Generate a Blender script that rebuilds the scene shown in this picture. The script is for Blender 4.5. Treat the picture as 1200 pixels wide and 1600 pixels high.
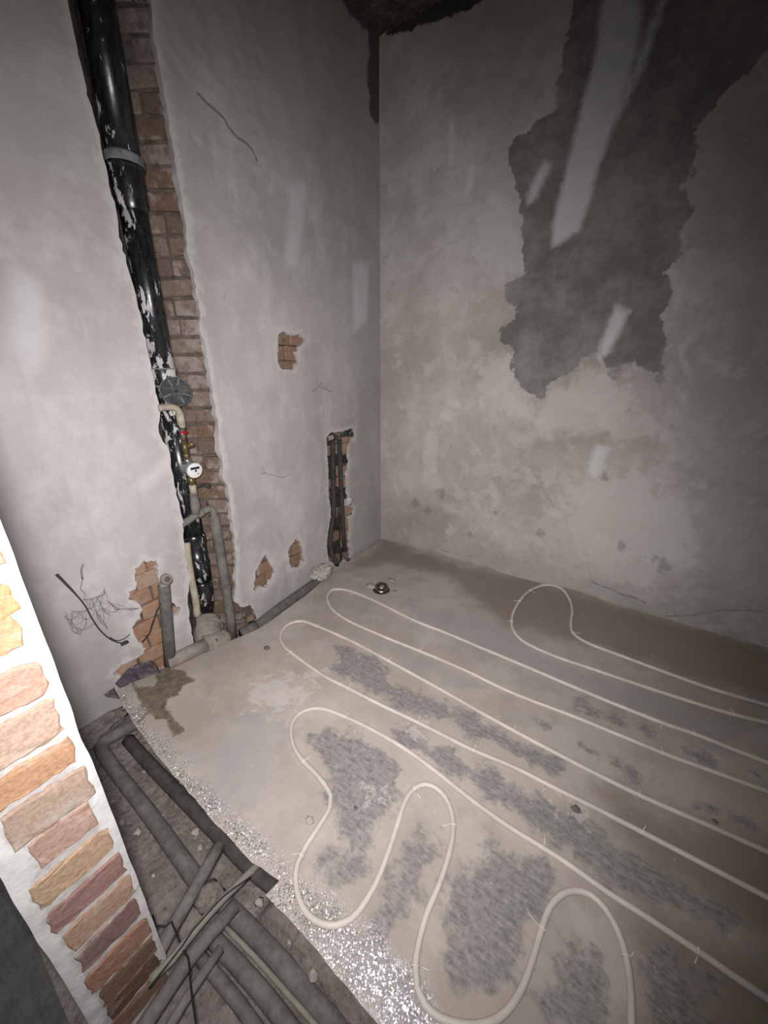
import bpy, bmesh, math, random
import numpy as np
from mathutils import Vector, Matrix, noise as mnoise
from mathutils.geometry import delaunay_2d_cdt

random.seed(7)
for o in list(bpy.data.objects): bpy.data.objects.remove(o)
scene = bpy.context.scene
C = scene.collection

# ------------------------------------------------------------------ camera, light, exposure
# room axes: left wall is the plane x=0, right wall the plane y=0, screed top z=0; they meet at the origin
F = 600.0
PITCH = math.radians(19.968)
YAW = math.radians(34.94)
CAM = Vector((1.7615, -2.4731, 1.35))
cam_data = bpy.data.cameras.new('camera')
cam_data.sensor_fit = 'VERTICAL'; cam_data.sensor_height = 24.0
cam_data.lens = F / 1600.0 * 24.0
cam_data.clip_start = 0.02
cam = bpy.data.objects.new('camera', cam_data); C.objects.link(cam)
cam.location = CAM
cam.rotation_euler = (math.pi / 2 - PITCH, 0, YAW)
scene.camera = cam

world = bpy.data.worlds.new('world'); scene.world = world
world.use_nodes = True
world.node_tree.nodes['Background'].inputs[0].default_value = (0.85, 0.9, 1.0, 1)
world.node_tree.nodes['Background'].inputs[1].default_value = 0.025

def ray(px, py):
    x = (px - 600) / F; u = (800 - py) / F
    s, c = math.sin(PITCH), math.cos(PITCH)
    r, f, z = x, c + u * s, -s + u * c
    return Vector((r * math.cos(YAW) - f * math.sin(YAW), r * math.sin(YAW) + f * math.cos(YAW), z))
def onx(px, py, x=0.0):
    d = ray(px, py); return CAM + d * ((x - CAM.x) / d.x)
def ony(px, py, y=0.0):
    d = ray(px, py); return CAM + d * ((y - CAM.y) / d.y)
def onz(px, py, z=0.0):
    d = ray(px, py); return CAM + d * ((z - CAM.z) / d.z)
VIEW = ray(600, 800)
def rad(p, px):                                   # half of px pixels, in metres, at the point p
    return (Vector(p) - CAM).dot(VIEW) * px / F / 2

# the phone's torch, held beside the lens: the only lamp in the room
ld = bpy.data.lights.new('phone_flash', 'SPOT')
ld.energy = 192; ld.color = (1.0, 0.955, 0.94); ld.spot_size = math.radians(134); ld.spot_blend = 1.0
ld.shadow_soft_size = 0.045
lo = bpy.data.objects.new('phone_flash', ld); C.objects.link(lo)
lo.location = CAM + Vector((-0.025, -0.018, 0.04))
lo.rotation_euler = ray(500, 850).to_track_quat('-Z', 'Y').to_euler()

vs = scene.view_settings
vs.view_transform = 'Standard'; vs.look = 'None'; vs.gamma = 1.0; vs.use_curve_mapping = False
vs.exposure = 0.0

# ------------------------------------------------------------------ node helpers
class NB:
    def __init__(self, name, rough=0.9, metal=0.0):
        self.m = bpy.data.materials.new(name); self.m.use_nodes = True
        self.nt = self.m.node_tree; self.b = self.nt.nodes['Principled BSDF']
        self.b.inputs['Roughness'].default_value = rough; self.b.inputs['Metallic'].default_value = metal
        self.b.inputs['Specular IOR Level'].default_value = 0.3
        self.co = None
    def N(self, t, **kw):
        n = self.nt.nodes.new(t)
        for k, v in kw.items(): setattr(n, k, v)
        return n
    def L(self, a, b): self.nt.links.new(a, b)
    def put(self, sock, v):
        if hasattr(v, 'is_output'): self.L(v, sock)
        else:
            if isinstance(v, tuple) and len(v) == 3 and sock.type == 'RGBA': v = v + (1,)
            sock.default_value = v
    def coord(self, scale=(1, 1, 1)):
        t = self.N('ShaderNodeTexCoord'); m = self.N('ShaderNodeMapping'); m.inputs['Scale'].default_value = scale
        self.L(t.outputs['Object'], m.inputs['Vector']); return m.outputs[0]
    def noise(self, scale, detail=4, rough=0.55, vec=None, dist=0.0):
        n = self.N('ShaderNodeTexNoise'); n.inputs['Scale'].default_value = scale
        n.inputs['Detail'].default_value = detail; n.inputs['Roughness'].default_value = rough
        n.inputs['Distortion'].default_value = dist
        if vec is None:
            if self.co is None: self.co = self.coord()
            vec = self.co
        self.L(vec, n.inputs['Vector']); return n.outputs['Fac']
    def math(self, op, a, b=0.0, clamp=False):
        n = self.N('ShaderNodeMath', operation=op, use_clamp=clamp); self.put(n.inputs[0], a); self.put(n.inputs[1], b); return n.outputs[0]
    def rng(self, v, a, b, c=0.0, d=1.0, smooth=False):
        n = self.N('ShaderNodeMapRange'); n.clamp = True
        if smooth: n.interpolation_type = 'SMOOTHSTEP'
        self.put(n.inputs[0], v)
        for i, q in enumerate((a, b, c, d)): n.inputs[i + 1].default_value = q
        return n.outputs[0]
    def mix(self, f, a, b, mode='MIX'):
        n = self.N('ShaderNodeMix', data_type='RGBA', blend_type=mode); self.put(n.inputs[0], f)
        self.put(n.inputs[6], a); self.put(n.inputs[7], b); return n.outputs[2]
    def attr(self, name):
        n = self.N('ShaderNodeAttribute', attribute_name=name); return n.outputs['Fac']
    def mask(self, name, amp=0.02, scale=14, w=0.004, n=None, detail=9):
        nz = n if n is not None else self.noise(scale, detail, 0.68)
        v = self.math('MULTIPLY_ADD', self.math('SUBTRACT', nz, 0.5), amp * 5)
        v.node.inputs[2].default_value = 0
        self.L(self.attr(name), v.node.inputs[2])
        return self.rng(v, -w, w, smooth=True)
    def rand(self):
        return self.N('ShaderNodeObjectInfo').outputs['Random']
    def bump(self, h, strength=0.4, dist=0.01):
        n = self.N('ShaderNodeBump'); n.inputs['Strength'].default_value = strength; n.inputs['Distance'].default_value = dist
        self.put(n.inputs['Height'], h); self.L(n.outputs[0], self.b.inputs['Normal']); return n
    def color(self, c): self.put(self.b.inputs['Base Color'], c)
    def rough(self, r): self.put(self.b.inputs['Roughness'], r)

def simple(name, col, rough=0.8, metal=0.0, var=0.35, scale=30, dust=None, bump=0.3, bdist=0.002):
    n = NB(name, rough, metal)
    f = n.noise(scale, 5, 0.65)
    c = n.mix(n.rng(f, 0.3, 0.7), tuple(v * (1 - var) for v in col), tuple(min(1, v * (1 + var)) for v in col))
    if dust:
        c = n.mix(n.rng(n.noise(scale * 0.4, 6, 0.7), 0.45, 0.65), c, dust)
    n.color(c); n.bump(f, bump, bdist); return n.m

M = {}
# plaster of the left wall
n = NB('plaster_left', 0.92)
big = n.noise(1.3, 5, 0.6); med = n.noise(6, 6, 0.65); fine = n.noise(60, 4, 0.6)
st = n.noise(5, 5, 0.6, n.coord((1, 1, 0.12)))
c = n.mix(n.rng(big, 0.35, 0.65), (0.37, 0.345, 0.34), (0.49, 0.465, 0.465))
c = n.mix(n.math('MULTIPLY', n.rng(med, 0.50, 0.66), 0.45), c, (0.56, 0.545, 0.545))
c = n.mix(n.math('MULTIPLY', n.rng(st, 0.48, 0.68), 0.4), c, (0.32, 0.30, 0.295))
c = n.mix(n.math('MULTIPLY', n.rng(n.noise(2.6, 7, 0.7, n.coord((1, 1.3, 0.6))), 0.53, 0.62), 0.3), c, (0.60, 0.585, 0.59))
c = n.mix(n.math('MULTIPLY', n.mask('m_darker', 0.12, 5, 0.20), 0.45), c, (0.27, 0.255, 0.245))  # darker beside the corner, towards the top and low on the left
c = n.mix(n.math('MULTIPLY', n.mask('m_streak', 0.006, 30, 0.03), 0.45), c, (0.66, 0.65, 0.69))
c = n.mix(n.math('MULTIPLY', n.mask('m_rim', 0.03, 18, 0.015), 0.4), c, (0.62, 0.61, 0.60))
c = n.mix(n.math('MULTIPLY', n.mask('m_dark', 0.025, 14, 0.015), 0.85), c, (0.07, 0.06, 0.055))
c = n.mix(n.math('MULTIPLY', n.mask('m_crack', 0.0008, 30, 0.002), 0.7), c, (0.13, 0.12, 0.12))
n.color(c)
h = n.math('ADD', n.math('MULTIPLY', med, 1.0), n.math('MULTIPLY', fine, 0.12))
n.bump(h, 0.35, 0.012); M['plaster_left'] = n.m

# plaster of the right wall: old skim, bare cement where it came off, pale streaks
n = NB('plaster_right', 0.95)
big = n.noise(1.1, 5, 0.6); med = n.noise(5, 7, 0.65, dist=0.6); fine = n.noise(70, 4, 0.6); mot = n.noise(16, 6, 0.7)
c = n.mix(n.rng(big, 0.40, 0.60), (0.37, 0.34, 0.315), (0.51, 0.48, 0.455))
c = n.mix(n.math('MULTIPLY', n.rng(med, 0.5, 0.60), 0.55), c, (0.56, 0.535, 0.51))
c = n.mix(n.math('MULTIPLY', n.rng(mot, 0.52, 0.68), 0.45), c, (0.30, 0.275, 0.255))
c = n.mix(n.math('MULTIPLY', n.rng(n.noise(9, 7, 0.7), 0.60, 0.68), 0.45), c, (0.60, 0.57, 0.54))
c = n.mix(n.math('MULTIPLY', n.mask('m_pale', 0.10, 6, 0.04), 0.6), c, (0.60, 0.575, 0.55))
c = n.mix(n.math('MULTIPLY', n.mask('m_mid', 0.12, 5, 0.08), 0.4), c, (0.30, 0.285, 0.27))
cem = n.mix(n.rng(n.noise(4, 9, 0.75), 0.42, 0.60), (0.155, 0.15, 0.145), (0.27, 0.26, 0.25))
c = n.mix(n.math('MULTIPLY', n.mask('m_cement', 0.032, 10, 0.006), 0.95), c, cem)
c = n.mix(n.math('MULTIPLY', n.mask('m_spot', 0.025, 26, 0.012), 0.5), c, (0.19, 0.175, 0.165))
c = n.mix(n.math('MULTIPLY', n.mask('m_white', 0.03, 26, 0.02), 0.4), c, (0.66, 0.64, 0.62))
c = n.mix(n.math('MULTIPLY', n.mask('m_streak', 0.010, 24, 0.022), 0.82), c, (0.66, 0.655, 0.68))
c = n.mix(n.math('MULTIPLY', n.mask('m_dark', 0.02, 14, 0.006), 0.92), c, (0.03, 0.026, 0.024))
c = n.mix(n.math('MULTIPLY', n.mask('m_crack', 0.0012, 22, 0.003), 0.65), c, (0.12, 0.11, 0.105))
n.color(c)
h = n.math('ADD', med, n.math('MULTIPLY', n.math('ADD', fine, n.math('MULTIPLY', mot, 2.0)), 0.15))
n.bump(h, 0.4, 0.012); M['plaster_right'] = n.m

# screed with ground-in dirt, grey worn patches, a damp brown stain and foil film along its edge
n = NB('screed', 0.85)
big = n.noise(1.6, 5, 0.6); med = n.noise(9, 7, 0.7); fine = n.noise(90, 5, 0.7)
c = n.mix(n.rng(big, 0.35, 0.65), (0.345, 0.30, 0.262), (0.47, 0.42, 0.375))
c = n.mix(n.math('MULTIPLY', n.rng(med, 0.48, 0.66), 0.5), c, (0.31, 0.285, 0.275))
c = n.mix(n.math('MULTIPLY', n.rng(n.noise(4, 8, 0.72), 0.52, 0.66), 0.5), c, (0.53, 0.485, 0.45))
c = n.mix(n.math('MULTIPLY', n.mask('m_dust', 0.05, 6, 0.07), 0.75), c, (0.235, 0.19, 0.15))
tro = n.N('ShaderNodeMapping'); tro.inputs['Rotation'].default_value = (0, 0, 0.6); tro.inputs['Scale'].default_value = (1, 4.5, 1); n.L(n.co, tro.inputs['Vector'])
grey = n.mix(n.rng(n.math('ADD', n.math('MULTIPLY', n.noise(55, 8, 0.8), 0.55), n.math('MULTIPLY', n.noise(22, 6, 0.7, tro.outputs[0]), 0.45)), 0.40, 0.60), (0.095, 0.095, 0.10), (0.33, 0.315, 0.315))
c = n.mix(n.math('MULTIPLY', n.mask('m_grey', 0.07, 9, 0.025, detail=14), 0.78), c, grey)
c = n.mix(n.math('MULTIPLY', n.mask('m_lilac', 0.09, 9, 0.05, detail=9), 0.6), c, (0.34, 0.325, 0.335))
c = n.mix(n.math('MULTIPLY', n.mask('m_chalk', 0.09, 20, 0.015), 0.5), c, (0.60, 0.56, 0.53))
c = n.mix(n.math('MULTIPLY', n.rng(n.noise(45, 3, 0.6), 0.70, 0.74), 0.5), c, (0.62, 0.59, 0.56))
c = n.mix(n.math('MULTIPLY', n.rng(n.noise(38, 4, 0.6), 0.70, 0.75), 0.6), c, (0.12, 0.105, 0.09))
sn = n.noise(30, 6, 0.7)
wet = n.mask('m_stain', 0.012, 24, 0.006)
c = n.mix(n.math('MULTIPLY', wet, 0.9), c, n.mix(n.rng(sn, 0.35, 0.65), (0.075, 0.058, 0.03), (0.20, 0.165, 0.115)))
# foil flakes: each little facet of the crinkled film points its own way
vor = n.N('ShaderNodeTexVoronoi'); vor.inputs['Scale'].default_value = 300
n.L(n.co, vor.inputs['Vector'])
sub = n.N('ShaderNodeVectorMath', operation='SUBTRACT'); n.L(vor.outputs['Color'], sub.inputs[0]); sub.inputs[1].default_value = (0.5, 0.5, 0.5)
scl = n.N('ShaderNodeVectorMath', operation='SCALE'); n.L(sub.outputs[0], scl.inputs[0])
foil = n.mask('m_foil', 0.03, 9, 0.04)
sepc = n.N('ShaderNodeSeparateColor'); n.L(vor.outputs['Color'], sepc.inputs[0])
dense = n.mask('m_glow', 0.04, 7, 0.10)
frac = n.math('ADD', 0.40, n.math('MULTIPLY', dense, 0.5))
flake = n.math('MULTIPLY', foil, n.math('LESS_THAN', sepc.outputs[2], frac))
n.L(n.math('MULTIPLY', flake, n.rng(dense, 0, 1, 1.4, 0.85)), scl.inputs['Scale'])
bmp = n.bump(n.math('ADD', med, n.math('MULTIPLY', fine, 0.25)), 0.35, 0.008)
add = n.N('ShaderNodeVectorMath', operation='ADD'); n.L(bmp.outputs[0], add.inputs[0]); n.L(scl.outputs[0], add.inputs[1])
nrm = n.N('ShaderNodeVectorMath', operation='NORMALIZE'); n.L(add.outputs[0], nrm.inputs[0])
n.L(nrm.outputs[0], n.b.inputs['Normal'])
c = n.mix(n.math('MULTIPLY', flake, n.rng(dense, 0, 1, 0.5, 0.95)), c, (0.80, 0.79, 0.86))
n.color(c)
n.put(n.b.inputs['Metallic'], n.math('MULTIPLY', flake, 0.65))
n.rough(n.rng(flake, 0, 1, 0.85, 0.40))
M['screed'] = n.m

# rubble sub-base
n = NB('rubble', 0.97)
a = n.noise(7, 8, 0.75); b_ = n.noise(60, 8, 0.8)
vor = n.N('ShaderNodeTexVoronoi'); vor.inputs['Scale'].default_value = 34; n.L(n.co, vor.inputs['Vector'])
c = n.mix(n.rng(a, 0.35, 0.65), (0.20, 0.168, 0.15), (0.34, 0.30, 0.28))
c = n.mix(n.rng(b_, 0.50, 0.66), c, (0.13, 0.105, 0.092))
c = n.mix(n.math('MULTIPLY', n.rng(vor.outputs['Distance'], 0.24, 0.10), n.rng(n.noise(11, 5, 0.7), 0.5, 0.6)), c, (0.46, 0.42, 0.40))
n.color(c); n.bump(n.math('ADD', a, n.math('ADD', b_, vor.outputs['Distance'])), 0.8, 0.015); M['rubble'] = n.m

n = NB('dark_concrete', 0.95)
a = n.noise(5, 7, 0.7); b_ = n.noise(30, 6, 0.7, n.coord((1, 4, 1)))
c = n.mix(n.rng(a, 0.35, 0.65), (0.075, 0.072, 0.073), (0.13, 0.125, 0.126))
c = n.mix(n.math('MULTIPLY', n.rng(b_, 0.5, 0.65), 0.5), c, (0.038, 0.037, 0.038))
n.color(c); n.bump(n.math('ADD', a, b_), 0.6, 0.01); M['dark_concrete'] = n.m

M['ceiling'] = simple('bare_ceiling', (0.10, 0.085, 0.075), 1.0, var=0.7, scale=14, bump=1.0, bdist=0.05)
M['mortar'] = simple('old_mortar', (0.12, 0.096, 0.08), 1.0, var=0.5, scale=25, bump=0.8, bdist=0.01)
M['dark_shade'] = simple('dark_lining', (0.055, 0.045, 0.04), 1.0, var=0.6, scale=25, bump=0.8, bdist=0.01)  # shade of the recesses painted in; also serves the dark hole and drain sleeve

def brick_mat(name, cols, smear, smear_lo=0.56, dark=(0.10, 0.065, 0.05)):
    n = NB(name, 0.95)
    r = n.N('ShaderNodeValToRGB'); n.L(n.rand(), r.inputs[0]); r.color_ramp.interpolation = 'CONSTANT'
    el = r.color_ramp.elements
    while len(el) < len(cols): el.new(0.5)
    for i, q in enumerate(cols): el[i].position = i / len(cols); el[i].color = q + (1,)
    t = n.N('ShaderNodeNewGeometry').outputs['Position']
    a = n.noise(28, 6, 0.7, t); b = n.noise(9, 6, 0.7, t); g = n.noise(90, 4, 0.6, t)
    c = n.mix(n.rng(a, 0.52, 0.72), r.outputs[0], dark, 'MIX')
    mul = n.mix(n.rng(g, 0.3, 0.7), (0.75, 0.75, 0.75), (1.2, 1.2, 1.2)); c = n.mix(0.7, c, mul, 'MULTIPLY')
    c = n.mix(n.math('MULTIPLY', n.rng(b, smear_lo, smear_lo + 0.08), 0.7), c, smear)
    n.color(c); n.bump(n.math('ADD', a, n.math('MULTIPLY', g, 0.4)), 0.7, 0.006); return n.m
M['brick_chase'] = brick_mat('brick_dusty_brown', [(0.175, 0.115, 0.083), (0.20, 0.145, 0.118), (0.225, 0.178, 0.155), (0.155, 0.11, 0.09), (0.215, 0.165, 0.14)], (0.33, 0.285, 0.26), 0.52)
M['brick_orange'] = brick_mat('brick_orange', [(0.36, 0.205, 0.135), (0.33, 0.19, 0.125), (0.37, 0.24, 0.175)], (0.33, 0.26, 0.21), 0.49, (0.17, 0.11, 0.08))
M['brick_umber'] = brick_mat('brick_umber', [(0.24, 0.16, 0.115), (0.28, 0.175, 0.12)], (0.34, 0.29, 0.255), 0.56)
n = NB('brick_jamb', 0.95)                        # each brick has its own fired colour, smeared with mortar
base = n.N('ShaderNodeObjectInfo').outputs['Color']
a = n.noise(40, 7, 0.75, n.coord((1, 0.5, 1.6))); b_ = n.noise(14, 8, 0.72, n.coord((1, .6, 1.5))); g = n.noise(130, 5, 0.7)
c = n.mix(n.rng(g, 0.3, 0.7), n.mix(1.0, base, (0.72, 0.70, 0.68), 'MULTIPLY'), n.mix(1.0, base, (1.25, 1.25, 1.25), 'MULTIPLY'))
c = n.mix(n.math('MULTIPLY', n.rng(a, 0.54, 0.70), 0.6), c, n.mix(1.0, base, (0.62, 0.5, 0.42), 'MULTIPLY'))
c = n.mix(n.math('MULTIPLY', n.rng(b_, 0.56, 0.66), 0.65), c, (0.36, 0.33, 0.30))
n.color(c); n.bump(n.math('ADD', a, n.math('MULTIPLY', g, 0.4)), 0.6, 0.004); M['brick_jamb'] = n.m
n = NB('jamb_plaster', 0.9)
a = n.noise(14, 6, 0.65); b_ = n.noise(70, 5, 0.65)
c = n.mix(n.rng(a, 0.4, 0.65), (0.43, 0.425, 0.425), (0.53, 0.525, 0.525))
n.color(n.mix(n.math('MULTIPLY', n.mask('m_mortar', 0.010, 30, 0.006), n.rng(n.noise(22, 7, 0.7), 0.35, 0.6, 0.9, 0.3)), c, (0.27, 0.25, 0.235))); n.bump(n.math('ADD', a, n.math('MULTIPLY', b_, 0.2)), 0.5, 0.008); M['jamb_plaster'] = n.m

# black painted cast iron with spilt limewash
n = NB('cast_iron', 0.28)
n.b.inputs['Specular IOR Level'].default_value = 0.55
t = n.coord((1, 1, 0.35))
a = n.noise(26, 6, 0.7, t, 0.4); b_ = n.noise(5, 3, 0.5, n.coord((1, 1, 0.5))); g = n.noise(60, 5, 0.7, t)
sx = n.N('ShaderNodeSeparateXYZ'); n.L(n.coord(), sx.inputs[0])
lvl = n.math('MULTIPLY', n.rng(sx.outputs[2], 1.9, 2.15), -0.055)
sp = n.rng(n.math('ADD', n.math('ADD', n.math('MULTIPLY', a, 0.75), n.math('MULTIPLY', b_, 0.45)), lvl), 0.655, 0.671)
c = n.mix(n.rng(g, 0.4, 0.7), (0.008, 0.009, 0.011), (0.03, 0.032, 0.036))
c = n.mix(sp, c, (0.52, 0.51, 0.51)); n.color(c); n.rough(n.rng(sp, 0, 1, 0.26, 0.9)); n.bump(n.math('ADD', g, sp), 0.25, 0.003); M['iron'] = n.m
M['iron_dusty'] = simple('cast_iron_dusty', (0.13, 0.135, 0.14), 0.8, var=0.5, scale=40, dust=(0.26, 0.26, 0.255))
M['hatch'] = simple('hatch_iron', (0.052, 0.055, 0.058), 0.7, var=0.45, scale=50, dust=(0.10, 0.105, 0.105))
M['hatch_edge'] = simple('hatch_edge', (0.17, 0.175, 0.18), 0.75, var=0.3, scale=50)
M['beige_pipe'] = simple('beige_pipe', (0.40, 0.355, 0.28), 0.6, var=0.2, scale=20, dust=(0.30, 0.26, 0.21))
M['brass'] = simple('dull_brass', (0.20, 0.155, 0.06), 0.45, 0.6, var=0.5, scale=40, dust=(0.12, 0.10, 0.07))
M['chrome'] = simple('dusty_nickel', (0.45, 0.43, 0.40), 0.3, 0.9, var=0.2, scale=60)
M['nickel_dark'] = simple('dark_nickel', (0.24, 0.21, 0.17), 0.28, 0.9, var=0.3, scale=60)
M['red'] = simple('red_handle', (0.35, 0.012, 0.018), 0.35, var=0.2)
M['white_plastic'] = simple('white_plastic', (0.72, 0.72, 0.72), 0.4, var=0.06, scale=10)
M['grey_plastic'] = simple('grey_plastic', (0.33, 0.34, 0.37), 0.45, var=0.15, scale=14)
M['black'] = simple('black_rubber', (0.012, 0.012, 0.013), 0.6, var=0.3)
M['foam'] = simple('grey_foam', (0.105, 0.101, 0.10), 0.92, var=0.3, scale=45, dust=(0.16, 0.148, 0.14))
M['foam_dusty'] = simple('grey_foam_dusty', (0.13, 0.122, 0.116), 0.95, var=0.35, scale=30, dust=(0.20, 0.185, 0.17))
M['foam_dark'] = simple('dark_foam', (0.045, 0.042, 0.041), 0.85, var=0.3, scale=45, dust=(0.075, 0.069, 0.065))
M['dusty_fitting'] = simple('dusty_fitting', (0.235, 0.205, 0.18), 0.95, var=0.3, scale=22, dust=(0.30, 0.27, 0.24))
M['conduit'] = simple('beige_conduit', (0.20, 0.19, 0.16), 0.8, var=0.25, scale=30, dust=(0.15, 0.14, 0.125))
M['pex'] = simple('cream_pipe', (0.60, 0.55, 0.50), 0.5, var=0.12, scale=12, dust=(0.50, 0.455, 0.41), bump=0.1)
M['tie'] = simple('tie_plastic', (0.68, 0.65, 0.60), 0.5, var=0.1)
M['lump'] = simple('dried_mortar', (0.40, 0.365, 0.325), 1.0, var=0.4, scale=30, dust=(0.50, 0.47, 0.44), bump=1.0, bdist=0.01)
M['film'] = simple('purple_film', (0.072, 0.058, 0.075), 0.35, var=0.5, scale=18, dust=(0.17, 0.15, 0.152), bump=0.6, bdist=0.01)
M['web'] = simple('grey_cobweb', (0.24, 0.235, 0.23), 1.0, var=0.3)
M['web_dark'] = simple('sooty_strand', (0.05, 0.046, 0.043), 1.0, var=0.4, scale=60)
M['chip'] = simple('rubble_chip', (0.30, 0.27, 0.25), 1.0, var=0.4, scale=40, bump=0.8, bdist=0.004)
M['skim'] = simple('loose_skim', (0.50, 0.475, 0.45), 1.0, var=0.2, scale=25)

# ------------------------------------------------------------------ object helpers
def link(name, me, mat, parent=None, smooth=False):
    o = bpy.data.objects.new(name, me); C.objects.link(o)
    if mat is not None and not me.materials: me.materials.append(M[mat] if isinstance(mat, str) else mat)
    if smooth:
        for p in me.polygons: p.use_smooth = True
    if parent is not None: o.parent = parent
    return o
def tag(o, label, cat, group=None, kind=None):
    o['label'] = label; o['category'] = cat
    if group: o['group'] = group
    if kind: o['kind'] = kind
    return o
def empty(name, loc, label, cat, group=None):
    o = bpy.data.objects.new(name, None); C.objects.link(o); o.location = loc; o.empty_display_size = 0.05
    return tag(o, label, cat, group)
def into(o, parent):                              # parent without moving (meshes are modelled in room coordinates)
    o.parent = parent; o.matrix_parent_inverse = Matrix.Translation(-parent.location); return o
def from_bm(name, bm, mat, parent=None, smooth=True):
    bmesh.ops.recalc_face_normals(bm, faces=bm.faces)
    me = bpy.data.meshes.new(name); bm.to_mesh(me); bm.free()
    o = link(name, me, mat, None, smooth)
    if parent is not None: into(o, parent)
    return o
def spline(pts, step=0.02, closed=False):
    P = [Vector(p) for p in pts]; out = []
    Q = [P[0] * 2 - P[1]] + P + [P[-1] * 2 - P[-2]]
    for i in range(1, len(Q) - 2):
        a, b, c, d = Q[i - 1], Q[i], Q[i + 1], Q[i + 2]
        t0 = 0; t1 = max(1e-6, (b - a).length) ** .5; t2 = t1 + max(1e-6, (c - b).length) ** .5; t3 = t2 + max(1e-6, (d - c).length) ** .5
        k = max(1, int((c - b).length / step))
        for j in range(k):
            t = t1 + (t2 - t1) * j / k
            A1 = a.lerp(b, (t - t0) / (t1 - t0)); A2 = b.lerp(c, (t - t1) / (t2 - t1)); A3 = c.lerp(d, (t - t2) / (t3 - t2))
            B1 = A1.lerp(A2, (t - t0) / (t2 - t0)); B2 = A2.lerp(A3, (t - t1) / (t3 - t1))
            out.append(B1.lerp(B2, (t - t1) / (t2 - t1)))
    out.append(P[-1]); return out
def add_tube(bm, pts, r, sides=12, caps=True):
    P = [Vector(p) for p in pts]; n = len(P)
    rs = r if isinstance(r, (list, tuple)) else [r] * n
    T = [(P[min(i + 1, n - 1)] - P[max(i - 1, 0)]).normalized() for i in range(n)]
    ref = Vector((0, 0, 1)) if abs(T[0].z) < 0.9 else Vector((1, 0, 0))
    u = T[0].cross(ref).normalized(); rings = []
    for i in range(n):
        u = (u - T[i] * u.dot(T[i])).normalized(); v = T[i].cross(u)
        rings.append([bm.verts.new(P[i] + (u * math.cos(2 * math.pi * k / sides) + v * math.sin(2 * math.pi * k / sides)) * rs[i]) for k in range(sides)])
    for i in range(n - 1):
        for k in range(sides):
            bm.faces.new((rings[i][k], rings[i][(k + 1) % sides], rings[i + 1][(k + 1) % sides], rings[i + 1][k]))
    if caps:
        bm.faces.new(rings[0][::-1]); bm.faces.new(rings[-1])
def tube(name, pts, r, mat, parent=None, sides=12):
    bm = bmesh.new(); add_tube(bm, pts, r, sides); return from_bm(name, bm, mat, parent)
def add_lathe(bm, p, axis, prof, sides=24):       # prof: (distance along axis, radius)
    a = Vector(axis).normalized(); p = Vector(p)
    ref = Vector((0, 0, 1)) if abs(a.z) < 0.9 else Vector((1, 0, 0))
    u = a.cross(ref).normalized(); v = a.cross(u); rings = []
    for d, r in prof:
        rings.append([bm.verts.new(p + a * d + (u * math.cos(2 * math.pi * k / sides) + v * math.sin(2 * math.pi * k / sides)) * max(r, 1e-4)) for k in range(sides)])
    for i in range(len(rings) - 1):
        for k in range(sides):
            bm.faces.new((rings[i][k], rings[i][(k + 1) % sides], rings[i + 1][(k + 1) % sides], rings[i + 1][k]))
    bm.faces.new(rings[0][::-1]); bm.faces.new(rings[-1])
def lathe(name, p, axis, prof, mat, parent=None, sides=24):
    bm = bmesh.new(); add_lathe(bm, p, axis, prof, sides)
    o = from_bm(name, bm, mat, parent)
    return sharp(o)
def sharp(o, ang=40):
    me = o.data; bm = bmesh.new(); bm.from_mesh(me)
    for e in bm.edges:
        if len(e.link_faces) == 2 and e.calc_face_angle(0) > math.radians(ang): e.smooth = False
    bm.to_mesh(me); bm.free(); return o
def box(name, c, ax, ay, az, mat, parent=None, bev=0.0):   # half-axes as vectors
    bm = bmesh.new(); c = Vector(c)
    vs_ = [bm.verts.new(c + Vector(ax) * sx + Vector(ay) * sy + Vector(az) * sz) for sx in (-1, 1) for sy in (-1, 1) for sz in (-1, 1)]
    for f in ((0, 1, 3, 2), (4, 6, 7, 5), (0, 4, 5, 1), (2, 3, 7, 6), (0, 2, 6, 4), (1, 5, 7, 3)): bm.faces.new([vs_[i] for i in f])
    if bev: bmesh.ops.bevel(bm, geom=bm.edges[:], offset=bev, segments=2, affect='EDGES')
    return from_bm(name, bm, mat, parent, smooth=False)
def blob(name, c, r, mat, parent=None, seed=0, rough=0.25, flat=1.0, sub=3, freq=3.0):
    bm = bmesh.new(); bmesh.ops.create_icosphere(bm, subdivisions=sub, radius=1.0)
    for v in bm.verts:
        d = 1 + rough * mnoise.fractal(v.co * freq * 0.5 + Vector((seed * 7.3, 0, 0)), 1.0, 2.0, 3)
        v.co = Vector((v.co.x * r[0], v.co.y * r[1], v.co.z * r[2])) * d + Vector(c)
    return from_bm(name, bm, mat, parent)

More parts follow.
